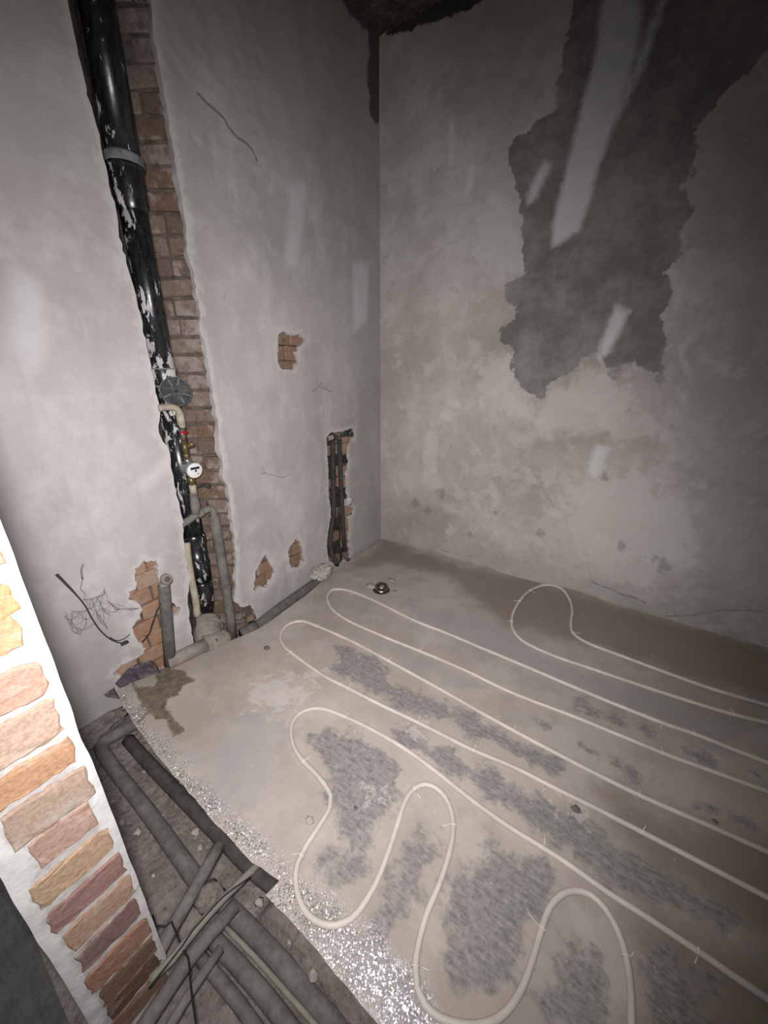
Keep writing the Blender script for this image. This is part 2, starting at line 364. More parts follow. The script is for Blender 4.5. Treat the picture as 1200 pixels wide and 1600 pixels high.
# ------------------------------------------------------------------ plane meshes with ragged holes and signed-distance masks
def jag(poly, amp=0.004, step=0.012, seed=0):     # roughen a closed 2D outline
    out = []; n = len(poly); rnd = random.Random(seed)
    for i in range(n):
        a = Vector(poly[i]); b = Vector(poly[(i + 1) % n]); k = max(1, int((b - a).length / step))
        for j in range(k):
            p = a.lerp(b, j / k)
            out.append(p + Vector((rnd.uniform(-amp, amp), rnd.uniform(-amp, amp))))
    return out
def sdf(P, poly):                                 # >0 inside
    P = np.asarray(P); poly = np.asarray([tuple(p) for p in poly]); d = np.full(len(P), 1e9); ins = np.zeros(len(P), bool)
    for i in range(len(poly)):
        a = poly[i]; b = poly[(i + 1) % len(poly)]; e = b - a; w = P - a
        t = np.clip((w @ e) / max(1e-12, e @ e), 0, 1); q = w - t[:, None] * e
        d = np.minimum(d, np.hypot(q[:, 0], q[:, 1]))
        c1 = (a[1] <= P[:, 1]) != (b[1] <= P[:, 1])
        with np.errstate(divide='ignore', invalid='ignore'):
            xs = a[0] + (P[:, 1] - a[1]) * e[0] / (e[1] if e[1] else 1e-12)
        ins ^= c1 & (P[:, 0] < xs)
    return np.where(ins, d, -d)
def linedist(P, line, half):
    P = np.asarray(P); d = np.full(len(P), 1e9); L = [np.asarray(tuple(p)) for p in line]
    for a, b in zip(L[:-1], L[1:]):
        e = b - a; w = P - a; t = np.clip((w @ e) / max(1e-12, e @ e), 0, 1); q = w - t[:, None] * e
        d = np.minimum(d, np.hypot(q[:, 0], q[:, 1]))
    return half - d
def sheet(outline, holes, grid, refine=()):
    """triangulate an outline with holes; returns 2D verts, tris, hole loops (vertex ids)"""
    V = []; E = []; loops = []
    def loop(poly):
        s = len(V); V.extend([Vector((p[0], p[1])) for p in poly]); k = len(poly)
        E.extend([(s + i, s + (i + 1) % k) for i in range(k)]); return list(range(s, s + k))
    bl = loop(outline)
    for h in holes: loops.append(loop(h))
    bnd = np.array([tuple(v) for v in V])
    lo = bnd.min(0); hi = bnd.max(0); rnd = np.random.RandomState(3)
    def gridpts(x0, x1, y0, y1, g):
        X, Y = np.meshgrid(np.arange(x0 + g / 2, x1, g), np.arange(y0 + g / 2, y1, g)); p = np.stack([X.ravel(), Y.ravel()], 1)
        return p + rnd.uniform(-0.2 * g, 0.2 * g, p.shape)
    pts = gridpts(lo[0], hi[0], lo[1], hi[1], grid)
    for (x0, x1, y0, y1, g) in refine:
        keep = ~((pts[:, 0] > x0) & (pts[:, 0] < x1) & (pts[:, 1] > y0) & (pts[:, 1] < y1))
        pts = np.concatenate([pts[keep], gridpts(max(x0, lo[0]), min(x1, hi[0]), max(y0, lo[1]), min(y1, hi[1]), g)])
    ok = sdf(pts, outline) > 0.004
    for h in holes: ok &= sdf(pts, h) < -0.003
    pts = pts[ok]; V.extend([Vector((float(x), float(y))) for x, y in pts])
    v2, e2, f2, ov, oe, of = delaunay_2d_cdt(V, E, [], 0, 1e-6)
    P = np.array([tuple(v) for v in v2]); T = np.array([tuple(f) for f in f2 if len(f) == 3])
    cen = P[T].mean(1); ok = sdf(cen, outline) > 0
    for h in holes: ok &= sdf(cen, h) < 0
    T = T[ok]
    back = {}
    for i, src in enumerate(ov):
        for s in src: back.setdefault(s, i)
    return P, T, [[back[i] for i in l] for l in loops], [back[i] for i in bl]
def build_sheet(name, P, T, to3d, masks, mat, rims=(), parent=None):
    """rims: (loop of vertex ids, function 2D->3D for the far edge)"""
    co = [to3d(x, y) for x, y in P]; faces = [tuple(int(q) for q in t) for t in T]
    attr = {k: list(v) for k, v in masks.items()}
    for lp, fn in rims:
        s = len(co)
        for i in lp:
            co.append(fn(*P[i]))
            for k in attr: attr[k].append(attr[k][i])
        k_ = len(lp)
        for i in range(k_): faces.append((lp[i], lp[(i + 1) % k_], s + (i + 1) % k_, s + i))
    me = bpy.data.meshes.new(name); me.from_pydata(co, [], faces); me.validate()
    for k, v in attr.items():
        a = me.attributes.new(k, 'FLOAT', 'POINT'); a.data.foreach_set('value', np.asarray(v, dtype=np.float32))
    bm = bmesh.new(); bm.from_mesh(me)
    used = [v for v in bm.verts if not v.link_faces]; bmesh.ops.delete(bm, geom=used, context='VERTS')
    bmesh.ops.recalc_face_normals(bm, faces=bm.faces)
    for e in bm.edges:
        if len(e.link_faces) == 2 and e.calc_face_angle(0) > 0.7: e.smooth = False
    for f in bm.faces: f.smooth = True
    bm.to_mesh(me); bm.free()
    o = link(name, me, mat); return into(o, parent) if parent is not None else o
def umax(*a):
    r = a[0]
    for b in a[1:]: r = np.maximum(r, b)
    return r

CEIL = 3.185
SUB = -0.14
# ------------------------------------------------------------------ left wall (coordinates y,z)
def LW(pts): return [(onx(*p).y, onx(*p).z) for p in pts]
chase_l = [(108,15),(113,50),(118,72),(127,112),(135,150),(146,185),(155,212),(162,245),(167,275),(175,305),(182,337),(188,380),(201,422),(208,448),(214,471),(224,520),(233,561),(241,603),(250,639),(247,667),(254,690),(264,702),(268,730),(273,760),(282,793),(287,817),(290,867),(297,905),(294,930),(297,967),(303,1000)]
chase_r = [(236,2),(238,40),(241,62),(252,120),(260,175),(272,250),(285,307),(290,350),(291,390),(303,429),(312,486),(313,516),(320,533),(326,571),(333,620),(339,656),(341,699),(347,718),(348,748),(356,760),(360,785),(363,810),(367,840),(370,880),(368,940),(380,950),(392,945),(400,962),(403,985)]
L2 = LW(chase_l); R2 = LW(chase_r)
h_chase = [(L2[0][0] + 0.0, CEIL - 0.02)] + L2 + [(L2[-1][0] - 0.02, SUB + 0.012)] + [(R2[-1][0], SUB + 0.012)] + R2[::-1] + [(R2[0][0], CEIL - 0.02)]
h_orange = LW([(212,890),(225,877),(245,876),(247,892),(251,920),(258,938),(267,942),(284,950),(280,960),(269,966),(268,1000),(262,1045),(200,1060),(178,1052),(190,1040),(225,1022),(227,1012),(212,1000),(207,980),(217,965),(222,950),(212,941),(201,935),(201,925),(212,919)])
h_a = LW([(436,521),(443,517),(450,521),(458,524),(471,520),(478,531),(470,541),(463,550),(467,566),(460,578),(440,577),(434,566)])
h_b = LW([(397,922),(400,895),(408,878),(416,867),(421,877),(430,897),(421,915)])
h_c = LW([(450,862),(458,848),(465,840),(472,855),(476,875),(467,887),(455,887)])
h_twin = LW([(511,684),(518,676),(536,674),(552,669),(556,680),(547,692),(545,706),(547,722),(544,740),(543,760),(545,776),(538,790),(554,794),(553,804),(541,808),(547,814),(546,850),(549,868),(528,885),(513,876),(510,848),(517,808),(517,792),(514,776),(513,730)])
holes = [jag(h, a, s, i) for i, (h, a, s) in enumerate([(h_chase, .004, .02), (h_orange, .005, .012), (h_a, .004, .012), (h_b, .005, .012), (h_c, .005, .012), (h_twin, .004, .014)])]
outl = [(-3.6, SUB), (-0.0, SUB), (-0.0, CEIL), (-3.6, CEIL)]
crk = LW([(309,146),(322,160),(340,176),(350,186),(358,201),(370,215),(385,224),(395,236),(402,252)])
crk2 = LW([(330,560),(362,546),(380,532),(395,540)])
crk3 = LW([(592,798),(580,793),(568,797),(560,801)])
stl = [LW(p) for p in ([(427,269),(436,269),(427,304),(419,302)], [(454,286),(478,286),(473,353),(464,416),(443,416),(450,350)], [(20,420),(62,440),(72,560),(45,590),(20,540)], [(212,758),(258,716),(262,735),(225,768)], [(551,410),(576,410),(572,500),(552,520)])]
P, T, loops, bl = sheet(outl, holes, 0.035, [(-2.4, -1.0, -0.1, 1.0, 0.02), (-1.4, -0.9, 2.2, 2.75, 0.008), (-0.6, 0, -0.1, 1.0, 0.02)])
mk = dict(m_crack=umax(linedist(P, crk, 0.0055), linedist(P, crk3, 0.003)),
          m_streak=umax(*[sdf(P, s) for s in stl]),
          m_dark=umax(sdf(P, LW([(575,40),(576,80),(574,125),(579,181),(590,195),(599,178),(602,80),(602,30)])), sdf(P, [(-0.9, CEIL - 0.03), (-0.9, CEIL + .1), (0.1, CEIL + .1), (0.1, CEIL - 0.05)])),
          m_rim=umax(*[-np.abs(sdf(P, h)) + 0.02 for h in holes]),
          m_darker=umax(sdf(P, [(-.45, 0.0), (-0.3, 1.3), (-.35, 2.3), (-1.2, 2.6), (-1.2, 3.4), (0.2, 3.4), (.2, -.2), (-.3, -.2)]), sdf(P, [(-4, -0.2), (-4, 0.9), (-2.3, 0.75), (-1.95, 0.2), (-1.8, -0.2)])))
def lw3(y, z):
    d = 0.010 * mnoise.fractal(Vector((y * 1.6, z * 1.6, 3.1)), 1.0, 2.0, 3) + 0.0025 * mnoise.noise(Vector((y * 22, z * 22, 1)))
    e = min(1, -y / 0.1, 1); return Vector((d * max(0, e), y, z))
def rim(depth, grow=0.006, seed=1):
    r = random.Random(seed)
    return lambda y, z: Vector((-depth + r.uniform(-.006, .006), y + r.uniform(-grow, grow), z + r.uniform(-grow, grow)))
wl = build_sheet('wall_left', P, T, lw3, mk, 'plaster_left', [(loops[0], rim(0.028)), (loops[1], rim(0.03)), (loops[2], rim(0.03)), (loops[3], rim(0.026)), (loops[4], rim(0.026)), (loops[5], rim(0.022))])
tag(wl, 'pale plastered wall with a brick pipe chase and broken patches', 'wall', kind='structure')

# masonry behind the plaster: recess linings (parts of the wall)
def lining(name, prof, z0, z1, mat, parent, amp=0.006, step=0.03):   # prof: (x,y) polyline extruded in z
    nz = max(2, int((z1 - z0) / step)); pts = []
    for a, b in zip(prof[:-1], prof[1:]):
        a = Vector(a); b = Vector(b); k = max(1, int((b - a).length / step))
        pts += [a.lerp(b, j / k) for j in range(k)]
    pts.append(Vector(prof[-1])); co = []; fc = []
    for i in range(nz + 1):
        z = z0 + (z1 - z0) * i / nz
        for p in pts:
            q = Vector((p.x, p.y, z)); d = amp * mnoise.fractal(q * 18, 1.0, 2.0, 3)
            co.append((p.x + d, p.y + d, z))
    m = len(pts)
    for i in range(nz):
        for j in range(m - 1): fc.append((i * m + j, i * m + j + 1, (i + 1) * m + j + 1, (i + 1) * m + j))
    me = bpy.data.meshes.new(name); me.from_pydata(co, [], fc)
    return into(link(name, me, mat, None, True), parent)
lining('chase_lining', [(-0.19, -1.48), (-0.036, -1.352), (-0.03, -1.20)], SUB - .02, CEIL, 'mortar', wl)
lining('chase_back', [(-0.024, -1.664), (-0.03, -1.64), (-0.16, -1.655), (-0.19, -1.645), (-0.19, -1.46)], SUB - .02, CEIL, 'dark_shade', wl)  # left side and back of the chase carry their shade in the colour
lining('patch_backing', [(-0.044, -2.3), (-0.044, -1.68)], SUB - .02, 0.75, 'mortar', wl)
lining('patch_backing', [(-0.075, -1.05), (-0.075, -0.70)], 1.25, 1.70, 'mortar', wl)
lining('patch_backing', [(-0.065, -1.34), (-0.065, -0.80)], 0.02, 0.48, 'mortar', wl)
lining('patch_backing', [(-0.02, -0.76), (-0.10, -0.755), (-0.10, -0.20), (-0.02, -0.195)], SUB - .02, 1.08, 'dark_shade', wl)

# bricks: a few chipped prototypes, shared
def brick_proto(k):
    bm = bmesh.new(); bmesh.ops.create_cube(bm, size=1.0)
    bmesh.ops.bevel(bm, geom=bm.edges[:], offset=0.06, segments=1, affect='EDGES')
    r = random.Random(k)
    for v in bm.verts: v.co += Vector((r.uniform(-.035, .035), r.uniform(-.03, .03), r.uniform(-.05, .05)))
    me = bpy.data.meshes.new('brick'); bm.to_mesh(me); bm.free(); return me
PROTO = {}
def brick(parent, c, u, n_, size, mat):          # u: length direction, n_: outward normal, size = (length, depth, height); c = centre of the visible face
    key = (random.randrange(5), mat)
    if key not in PROTO:
        me = brick_proto(key[0] + 10 * len(PROTO)); me.materials.append(M[mat]); PROTO[key] = me
    o = bpy.data.objects.new('brick', PROTO[key]); C.objects.link(o)
    u = Vector(u).normalized(); n_ = Vector(n_).normalized(); w = u.cross(n_) * -1
    w = Vector((0, 0, 1)) if abs(w.z) > 0.9 else w
    R = Matrix((u, n_, w)).transposed().to_4x4()
    tilt = Matrix.Rotation(random.uniform(-.025, .025), 4, 'Y')
    o.parent = parent; o.matrix_parent_inverse = Matrix.Translation(-parent.location)
    o.matrix_basis = Matrix.Translation(Vector(c) - n_ * size[1] / 2) @ R @ tilt @ Matrix.Diagonal((size[0], size[1], size[2], 1))
    return o
# slanted right-hand reveal of the chase: one header (or two pieces) per course
A0 = Vector((-0.172, -1.468, 0)); A1 = Vector((-0.030, -1.366, 0)); U = (A1 - A0).normalized(); Nn = Vector((U.y, -U.x, 0))
CP = 0.0785
rnd = random.Random(5)
k = 0; z = SUB + 0.035
while z < CEIL - 0.03:
    off = rnd.uniform(-0.005, 0.005); hh = CP - rnd.uniform(0.009, 0.015); full = (A1 - A0).length
    zc = z
    if rnd.random() < 0.35:
        s = full * rnd.uniform(0.35, 0.6)
        segs = [(0, s - .005), (s + .005, full)]
    else: segs = [(0, full)]
    for a, b in segs:
        brick(wl, A0 + U * ((a + b) / 2) + Nn * (off + rnd.uniform(-.003, .003)) + Vector((0, 0, zc)), U, Nn, (b - a, 0.07, hh * rnd.uniform(.94, 1.0)), 'brick_chase')
    z += CP; k += 1
def face_bricks(y0, y1, z0, z1, x, mat, stagger=0.0, L=0.12, jx=0.008, phase=0.0):
    r = random.Random(int(y0 * 1000) + 17); z = z0; row = 0
    while z < z1:
        y = y0 - (phase + (row % 2) * stagger) * L
        while y < y1:
            brick(wl, (x + r.uniform(-jx, jx), y + L / 2, z + CP / 2), (0, 1, 0), (1, 0, 0), (L - 0.006, 0.06, CP - 0.006), mat)
            y += L
        z += CP; row += 1
face_bricks(-2.06, -1.80, SUB, 0.60, -0.032, 'brick_orange', 0.5, 0.125)
face_bricks(-0.95, -0.74, 1.335, 1.57, -0.028, 'brick_umber', 0.4, 0.125, phase=0.1)
face_bricks(-1.31, -1.12, 0.12, 0.40, -0.026, 'brick_umber', 0.5, 0.13)
face_bricks(-1.03, -0.87, 0.14, 0.40, -0.026, 'brick_umber', 0.5, 0.13)
for i, zz in enumerate((-0.05, 0.06, 0.14, 0.235, 0.33, 0.475, 0.56, 0.64, 0.80, 0.88)):
    if i not in (5,): brick(wl, (-0.022 + random.uniform(-.006, .004), -0.36 - .02 * (zz > .5), zz + CP / 2), (0, 1, 0), (1, 0, 0), (0.15, 0.05, CP - 0.004), 'brick_orange')
    if i % 3 != 1: brick(wl, (-0.072, -0.60, zz + CP / 2), (0, 1, 0), (1, 0, 0), (0.15, 0.05, CP - 0.008), 'brick_umber')
    if i % 2 == 0: brick(wl, (-0.07, -0.485, zz + CP / 2), (0, 1, 0), (1, 0, 0), (0.07, 0.05, CP - 0.008), 'brick_umber')

# ------------------------------------------------------------------ right wall (coordinates x,z)
def RW(pts): return [(ony(*p).x, ony(*p).z) for p in pts]
XR = 3.6
cement = RW([(905,-60),(892,40),(879,88),(870,134),(865,175),(838,187),(827,204),(797,216),(792,251),(809,303),(812,327),(818,397),(818,431),(787,446),(789,467),(805,477),(802,503),(781,514),(779,534),(800,540),(802,576),(813,602),(844,627),(862,596),(890,578),(911,558),(931,555),(962,581),(993,565),(1028,590),(1045,534),(1030,493),(1055,452),(1033,423),(1072,397),(1060,373),(1083,327),(1066,292),(1089,257),(1077,198),(1113,169),(1147,134),(1200,82),(1260,-60)])
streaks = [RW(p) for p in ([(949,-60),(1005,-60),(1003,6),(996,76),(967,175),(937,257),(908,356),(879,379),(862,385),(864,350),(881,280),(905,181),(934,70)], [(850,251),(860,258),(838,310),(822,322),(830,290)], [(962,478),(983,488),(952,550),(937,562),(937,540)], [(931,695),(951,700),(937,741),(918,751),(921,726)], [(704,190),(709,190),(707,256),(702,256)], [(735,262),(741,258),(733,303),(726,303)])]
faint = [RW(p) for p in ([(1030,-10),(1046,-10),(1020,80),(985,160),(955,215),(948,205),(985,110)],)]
spots = [RW([(x - r, y), (x, y - r), (x + r, y), (x, y + r)]) for x, y, r in ((648,788,8),(668,800,8),(973,856,9),(1037,884,12),(1022,872,6),(735,836,5),(945,745,9),(1000,875,5),(775,800,5),(690,770,10),(845,833,8),(960,580,12),(1030,592,14),(790,520,12))]
whites = [RW(p) for p in ([(700,622),(720,628),(718,640),(700,636)], [(848,792),(880,798),(878,812),(852,806)], [(930,830),(948,842),(945,850),(930,842)], [(1085,750),(1105,756),(1100,766),(1086,762)], [(690,640),(712,650),(706,662),(690,655)], [(738,695),(752,700),(750,712),(738,706)], [(660,690),(675,660),(685,690),(680,740),(662,750)], [(695,830),(705,815),(710,830),(700,840)])]
pale = [RW(p) for p in ([(735,560),(790,570),(840,640),(870,610),(930,570),(975,610),(990,640),(960,670),(860,680),(780,640),(745,610)], [(880,770),(1000,730),(1060,780),(1090,870),(1000,920),(930,900),(890,830)], [(1040,420),(1100,390),(1130,420),(1120,470),(1060,460)], [(780,300),(812,330),(812,420),(780,440),(740,400),(750,340)])]
mid = [RW(p) for p in ([(600,-80),(880,-80),(860,60),(820,180),(790,230),(700,180),(640,60)], [(1060,600),(1230,560),(1230,1000),(1100,980),(1080,800)], [(600,880),(600,780),(660,790),(800,850),(900,890),(1000,940),(1200,990),(1200,1040),(600,900)], [(1100,200),(1230,140),(1230,600),(1090,560),(1060,460),(1100,330)])]
crk4 = RW([(925,910),(942,917),(957,922),(972,930),(990,934),(1009,943)]); crk5 = RW([(1040,963),(1062,962),(1085,961),(1105,957),(1128,953),(1148,954),(1170,953),(1210,956),(1300,968)]); crk6 = RW([(618,848),(650,853),(700,862),(740,870)])
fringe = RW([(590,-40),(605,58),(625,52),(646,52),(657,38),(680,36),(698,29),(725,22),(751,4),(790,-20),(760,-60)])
outr = [(0, SUB), (XR, SUB), (XR, CEIL), (0, CEIL)]
P, T, loops, bl = sheet(outr, [], 0.03, [(0, 2.2, -0.1, 0.5, 0.016), (0.5, 1.6, 1.0, 3.1, 0.022), (1.1, 2.4, -0.05, 0.22, 0.0075)])
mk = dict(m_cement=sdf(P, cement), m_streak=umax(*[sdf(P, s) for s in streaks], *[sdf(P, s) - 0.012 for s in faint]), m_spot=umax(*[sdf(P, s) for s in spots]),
          m_white=umax(*[sdf(P, s) for s in whites]), m_pale=umax(*[sdf(P, s) for s in pale]), m_mid=umax(*[sdf(P, s) for s in mid]),
          m_dark=sdf(P, fringe), m_crack=umax(linedist(P, crk4, 0.0042), linedist(P, crk5, 0.0034), linedist(P, crk6, 0.003)))
cemd = mk['m_cement']; idx = {}
def rw3(x, z):
    d = 0.012 * mnoise.fractal(Vector((x * 1.5, z * 1.5, 9.1)), 1.0, 2.0, 3) + 0.003 * mnoise.noise(Vector((x * 20, z * 20, 5)))
    return Vector((x, -d * min(1, x / 0.1), z))
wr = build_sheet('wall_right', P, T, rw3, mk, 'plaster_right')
tag(wr, 'grey mottled plaster wall with a bare dark cement patch and pale streak', 'wall', kind='structure')

# ------------------------------------------------------------------ ceiling
bm = bmesh.new()
bmesh.ops.create_grid(bm, x_segments=70, y_segments=70, size=1.0)
for v in bm.verts:
    x = (v.co.x + 1) / 2 * (XR + 0.05) - 0.05; y = -(v.co.y + 1) / 2 * 3.65 + 0.05
    v.co = Vector((x, y, CEIL + 0.012 * mnoise.fractal(Vector((x, y, 0)) * 6, 1.0, 2.0, 4) - 0.004))
cl = from_bm('ceiling', bm, 'ceiling'); tag(cl, 'dark bare ceiling showing in the corner above both walls', 'ceiling', kind='structure')

# ------------------------------------------------------------------ floor screed (coordinates x,y)
def FZ(pts, z=0.0): return [(onz(*p, z).x, onz(*p, z).y) for p in pts]
edge_wall = FZ([(596,842),(580,856),(565,864),(550,873),(538,882),(520,895),(500,910),(490,920),(480,928),(455,947),(430,965),(400,985),(380,993),(360,1001),(340,1011),(320,1020),(290,1030),(262,1041),(220,1058),(178,1074)])
edge_pit = FZ([(194,1104),(211,1133),(232,1162),(255,1192),(295,1238),(336,1286),(365,1317),(394,1347),(436,1377),(416,1399),(448,1433),(480,1467),(510,1504),(543,1543),(590,1600)])
outf = [(XR, 0.0), (0.02, 0.0)] + edge_wall[1:] + edge_pit + [(2.2, -2.14), (XR, -2.15)]
fpoly = [(x, y) for x, y in outf]
outj = []
for i, p in enumerate(fpoly):
    a = Vector(p); b = Vector(fpoly[(i + 1) % len(fpoly)]); kk = max(1, int((b - a).length / 0.03))
    for j in range(kk):
        q = a.lerp(b, j / kk); am = 0.0018 if q.y < -0.02 and q.x < XR - .05 else 0
        outj.append(q + Vector((random.uniform(-am, am), random.uniform(-am, am))))
grey = [FZ(p) for p in ([(483,1153),(533,1140),(577,1157),(613,1190),(627,1213),(620,1247),(600,1293),(563,1350),(540,1380),(510,1367),(497,1340),(527,1307),(525,1250),(520,1200)],
  [(523,1010),(550,1010),(600,1040),(613,1067),(660,1080),(720,1113),(767,1140),(800,1157),(880,1195),(880,1215),(800,1180),(733,1143),(673,1120),(613,1093),(567,1067),(533,1050)],
  [(613,1140),(653,1140),(727,1190),(773,1207),(840,1245),(917,1277),(967,1327),(1033,1360),(1100,1400),(1150,1440),(1100,1433),(1033,1417),(960,1390),(893,1337),(850,1293),(750,1240),(717,1200),(667,1173),(627,1157)],
  [(733,1347),(767,1320),(800,1335),(850,1350),(870,1375),(835,1420),(815,1460),(800,1525),(773,1537),(720,1537),(700,1493),(687,1450),(700,1410),(717,1377)],
  [(633,1317),(687,1317),(677,1343),(653,1360),(660,1400),(627,1450),(600,1473),(583,1450),(600,1400),(607,1367),(630,1343)],
  [(880,1510),(930,1480),(960,1540),(950,1620),(860,1620),(845,1570)], [(1010,1470),(1060,1490),(1110,1560),(1100,1640),(1020,1600)],
  [(900,1085),(1000,1120),(1120,1180),(1200,1210),(1200,1225),(1100,1195),(980,1150),(900,1110)], [(840,1120),(950,1180),(1080,1240),(1200,1290),(1200,1310),(1060,1250),(930,1190),(840,1140)])]
lil = [FZ(p) for p in ([(310,1185),(335,1172),(345,1145),(385,1120),(435,1115),(440,1155),(425,1180),(435,1242),(400,1265),(355,1255),(330,1220)], [(640,940),(760,960),(900,1050),(880,1080),(760,1020),(660,980)], [(820,1010),(960,1060),(1150,1130),(1140,1160),(960,1095),(830,1050)], [(560,985),(640,1015),(760,1075),(740,1080),(640,1040),(560,1000)])]
dust = [FZ(p) for p in ([(600,845),(700,880),(830,905),(1000,960),(1200,1015),(1250,1110),(1050,1050),(900,1000),(790,980),(700,900),(610,880),(540,890)], [(1000,1400),(1300,1560),(1300,1800),(900,1800),(1000,1540)], [(930,1230),(1250,1330),(1250,1500),(1000,1330)])]
chalk = [FZ(p) for p in ([(395,1070),(450,1050),(470,1090),(430,1110),(395,1100)], [(485,1045),(505,1050),(500,1070),(480,1060)], [(575,1230),(600,1245),(595,1255),(570,1245)], [(640,1125),(665,1130),(660,1145),(640,1140)], [(885,1258),(910,1262),(905,1275),(885,1270)])]
stain = FZ([(243,1042),(268,1045),(285,1046),(293,1057),(305,1061),(302,1066),(285,1072),(278,1087),(262,1090),(260,1102),(268,1120),(287,1135),(287,1143),(270,1152),(270,1145),(258,1125),(243,1122),(235,1112),(216,1131),(211,1130),(228,1115),(222,1105),(217,1088),(209,1080),(207,1066),(214,1075),(240,1072),(245,1062)])
stain2 = FZ([(268,1120),(287,1135),(290,1145),(272,1156),(262,1130)])
foil = FZ([(172,1075),(196,1073),(240,1140),(300,1210),(350,1262),(410,1315),(455,1360),(500,1385),(560,1430),(600,1470),(645,1510),(668,1550),(690,1612),(590,1620),(480,1475),(408,1402),(436,1380),(336,1292),(205,1137)])
P, T, loops, bl = sheet(outj, [], 0.03, [(0, 2.4, -2.2, -0.35, 0.017), (-0.05, 0.7, -2.15, -1.75, 0.009)])
mk = dict(m_grey=umax(*[sdf(P, s) - (0.03 if i_ > 6 else 0) for i_, s in enumerate(grey)]), m_lilac=umax(*[sdf(P, s) for s in lil]), m_dust=umax(*[sdf(P, s) for s in dust]), m_chalk=umax(*[sdf(P, s) for s in chalk]),
          m_stain=sdf(P, stain), m_foil=sdf(P, foil), m_glow=sdf(P, FZ([(500,1455),(545,1440),(600,1475),(650,1520),(700,1612),(590,1630),(510,1510)])))
def fl3(x, y):
    zz = 0.004 * mnoise.fractal(Vector((x * 2, y * 2, 4)), 1.0, 2.0, 3)
    zz += (0.022 * math.exp(-((x - 0.93) / 0.10) ** 2) + 0.02 * math.exp(-((x - 1.55) / 0.16) ** 2) + 0.010) * math.exp(-abs(y) / 0.06)
    return Vector((x, y, zz))
fl = build_sheet('floor', P, T, fl3, mk, 'screed', [(bl, lambda x, y: Vector((x + (.05 if x < .3 else 0), y + (.06 if y < -1.99 else 0), SUB - 0.01)))])
at = fl.data.attributes['m_foil'].data; at2 = fl.data.attributes['m_dust'].data
for i_, v_ in enumerate(fl.data.vertices):
    if v_.co.z < -0.05: at[i_].value = -3; at2[i_].value = 0.5
tag(fl, 'dusty tan concrete screed with grey worn patches and a glittering edge', 'floor', kind='structure')

# lower sub-base in the open trench
def ground(name, x0, x1, y0, y1, z, amp, mat, seg):
    bm = bmesh.new(); bmesh.ops.create_grid(bm, x_segments=int((x1 - x0) / seg), y_segments=int((y1 - y0) / seg), size=1.0)
    for v in bm.verts:
        x = x0 + (v.co.x + 1) / 2 * (x1 - x0); y = y0 + (v.co.y + 1) / 2 * (y1 - y0)
        bank = 0.085 * max(0, min(1, (y + 2.20) / .06)) * max(0, min(1, (x - 1.08) / .05)) if name == 'floor_trench' else 0
        v.co = Vector((x, y, z + bank + amp * mnoise.fractal(Vector((x, y, 0)) * 9, 0.8, 2.0, 5) + amp * .35 * mnoise.noise(Vector((x, y, 1)) * 45)))
    return from_bm(name, bm, mat)
g = ground('floor_trench', -0.2, 3.6, -2.75, 0.02, SUB - 0.01, 0.018, 'rubble', 0.02)
tag(g, 'rough brown rubble bed of the open pipe trench', 'floor', kind='structure')
g = ground('floor_hall', -0.2, 3.6, -4.2, -2.54, SUB + 0.02, 0.006, 'dark_concrete', 0.04)
tag(g, 'dark concrete floor on the near side of the brick jamb', 'floor', kind='structure')
# crumbled mortar bank where the left wall meets the trench
b = blob('mortar_bank', (-0.01, -2.21, SUB + 0.01), (0.09, 0.16, 0.055), 'rubble', seed=3, rough=0.5, freq=9, sub=4)
tag(b, 'crumbled grey mortar heap against the wall behind the brick jamb', 'rubble heap')

# ------------------------------------------------------------------ partition with a broken brick jamb (face in plane x = XJ)
XJ = 1.003; YF = -2.366; YN = -2.525
def JW(pts): return [(onx(px / 2, 800 + py / 2, XJ).y, onx(px / 2, 800 + py / 2, XJ).z) for px, py in pts]
jr = JW([(45,225),(48,300),(72,320),(95,388),(60,400),(135,462),(142,545),(130,565),(180,590),(186,672),(172,695),(228,715),(238,785),(262,800),(286,842),(290,885),(280,895),(305,960),(318,975),(346,1015),(350,1050),(382,1082),(384,1115),(412,1152),(414,1190),(432,1212),(434,1255),(466,1285),(464,1320),(482,1332),(480,1368),(494,1392),(498,1420),(526,1430),(520,1490)])
jl = JW([(12,982),(15,1040),(66,1062),(122,1110),(85,1190),(95,1215),(140,1250),(140,1290),(175,1330),(215,1360),(225,1410),(265,1440),(265,1490),(305,1520),(320,1550),(335,1600)])
def yfar(z): return float(np.interp(z, [-.14, -.1, -.05, .07, .2, .37, .56, .66, .70, .80, .91, 1.05, 3.2], [-2.366, -2.359, -2.353, -2.355, -2.355, -2.357, -2.358, -2.360, -2.364, -2.3625, -2.3625, -2.364, -2.366]))
def ynear(z): return float(np.interp(z, [-.14, .05, .2, .35, .5, 3.2], [-2.508, -2.51, -2.5115, -2.516, -2.518, -2.522]))
zl = [SUB - .01 + i * 0.02 for i in range(166)]
outp = [(yfar(z) + 0.0016 * mnoise.noise(Vector((z * 16, 2.2, 0))), z) for z in zl] + [(ynear(z) + 0.0012 * mnoise.noise(Vector((z * 16, 7.2, 0))), z) for z in zl[::-1]]
P, T, loops, bl = sheet(outp, [], 0.012)
jreg = [(p[0] - .003, p[1]) for p in jr] + [(jr[-1][0] - .01, SUB), (jl[-1][0], SUB)] + jl[::-1] + [(YN + .02, 0.7), (YN + .02, CEIL), (YF - .02, CEIL), (YF - .02, 1.1)]
def jp3(y, z):
    e = min(abs(y - yfar(z)), abs(y - ynear(z))); d = 0.0035 * mnoise.fractal(Vector((y * 16, z * 12, 2)), 1.0, 2.0, 3)
    return Vector((XJ + d * min(1, e / .015) - 0.005 * math.exp(-e / 0.005), y, z))
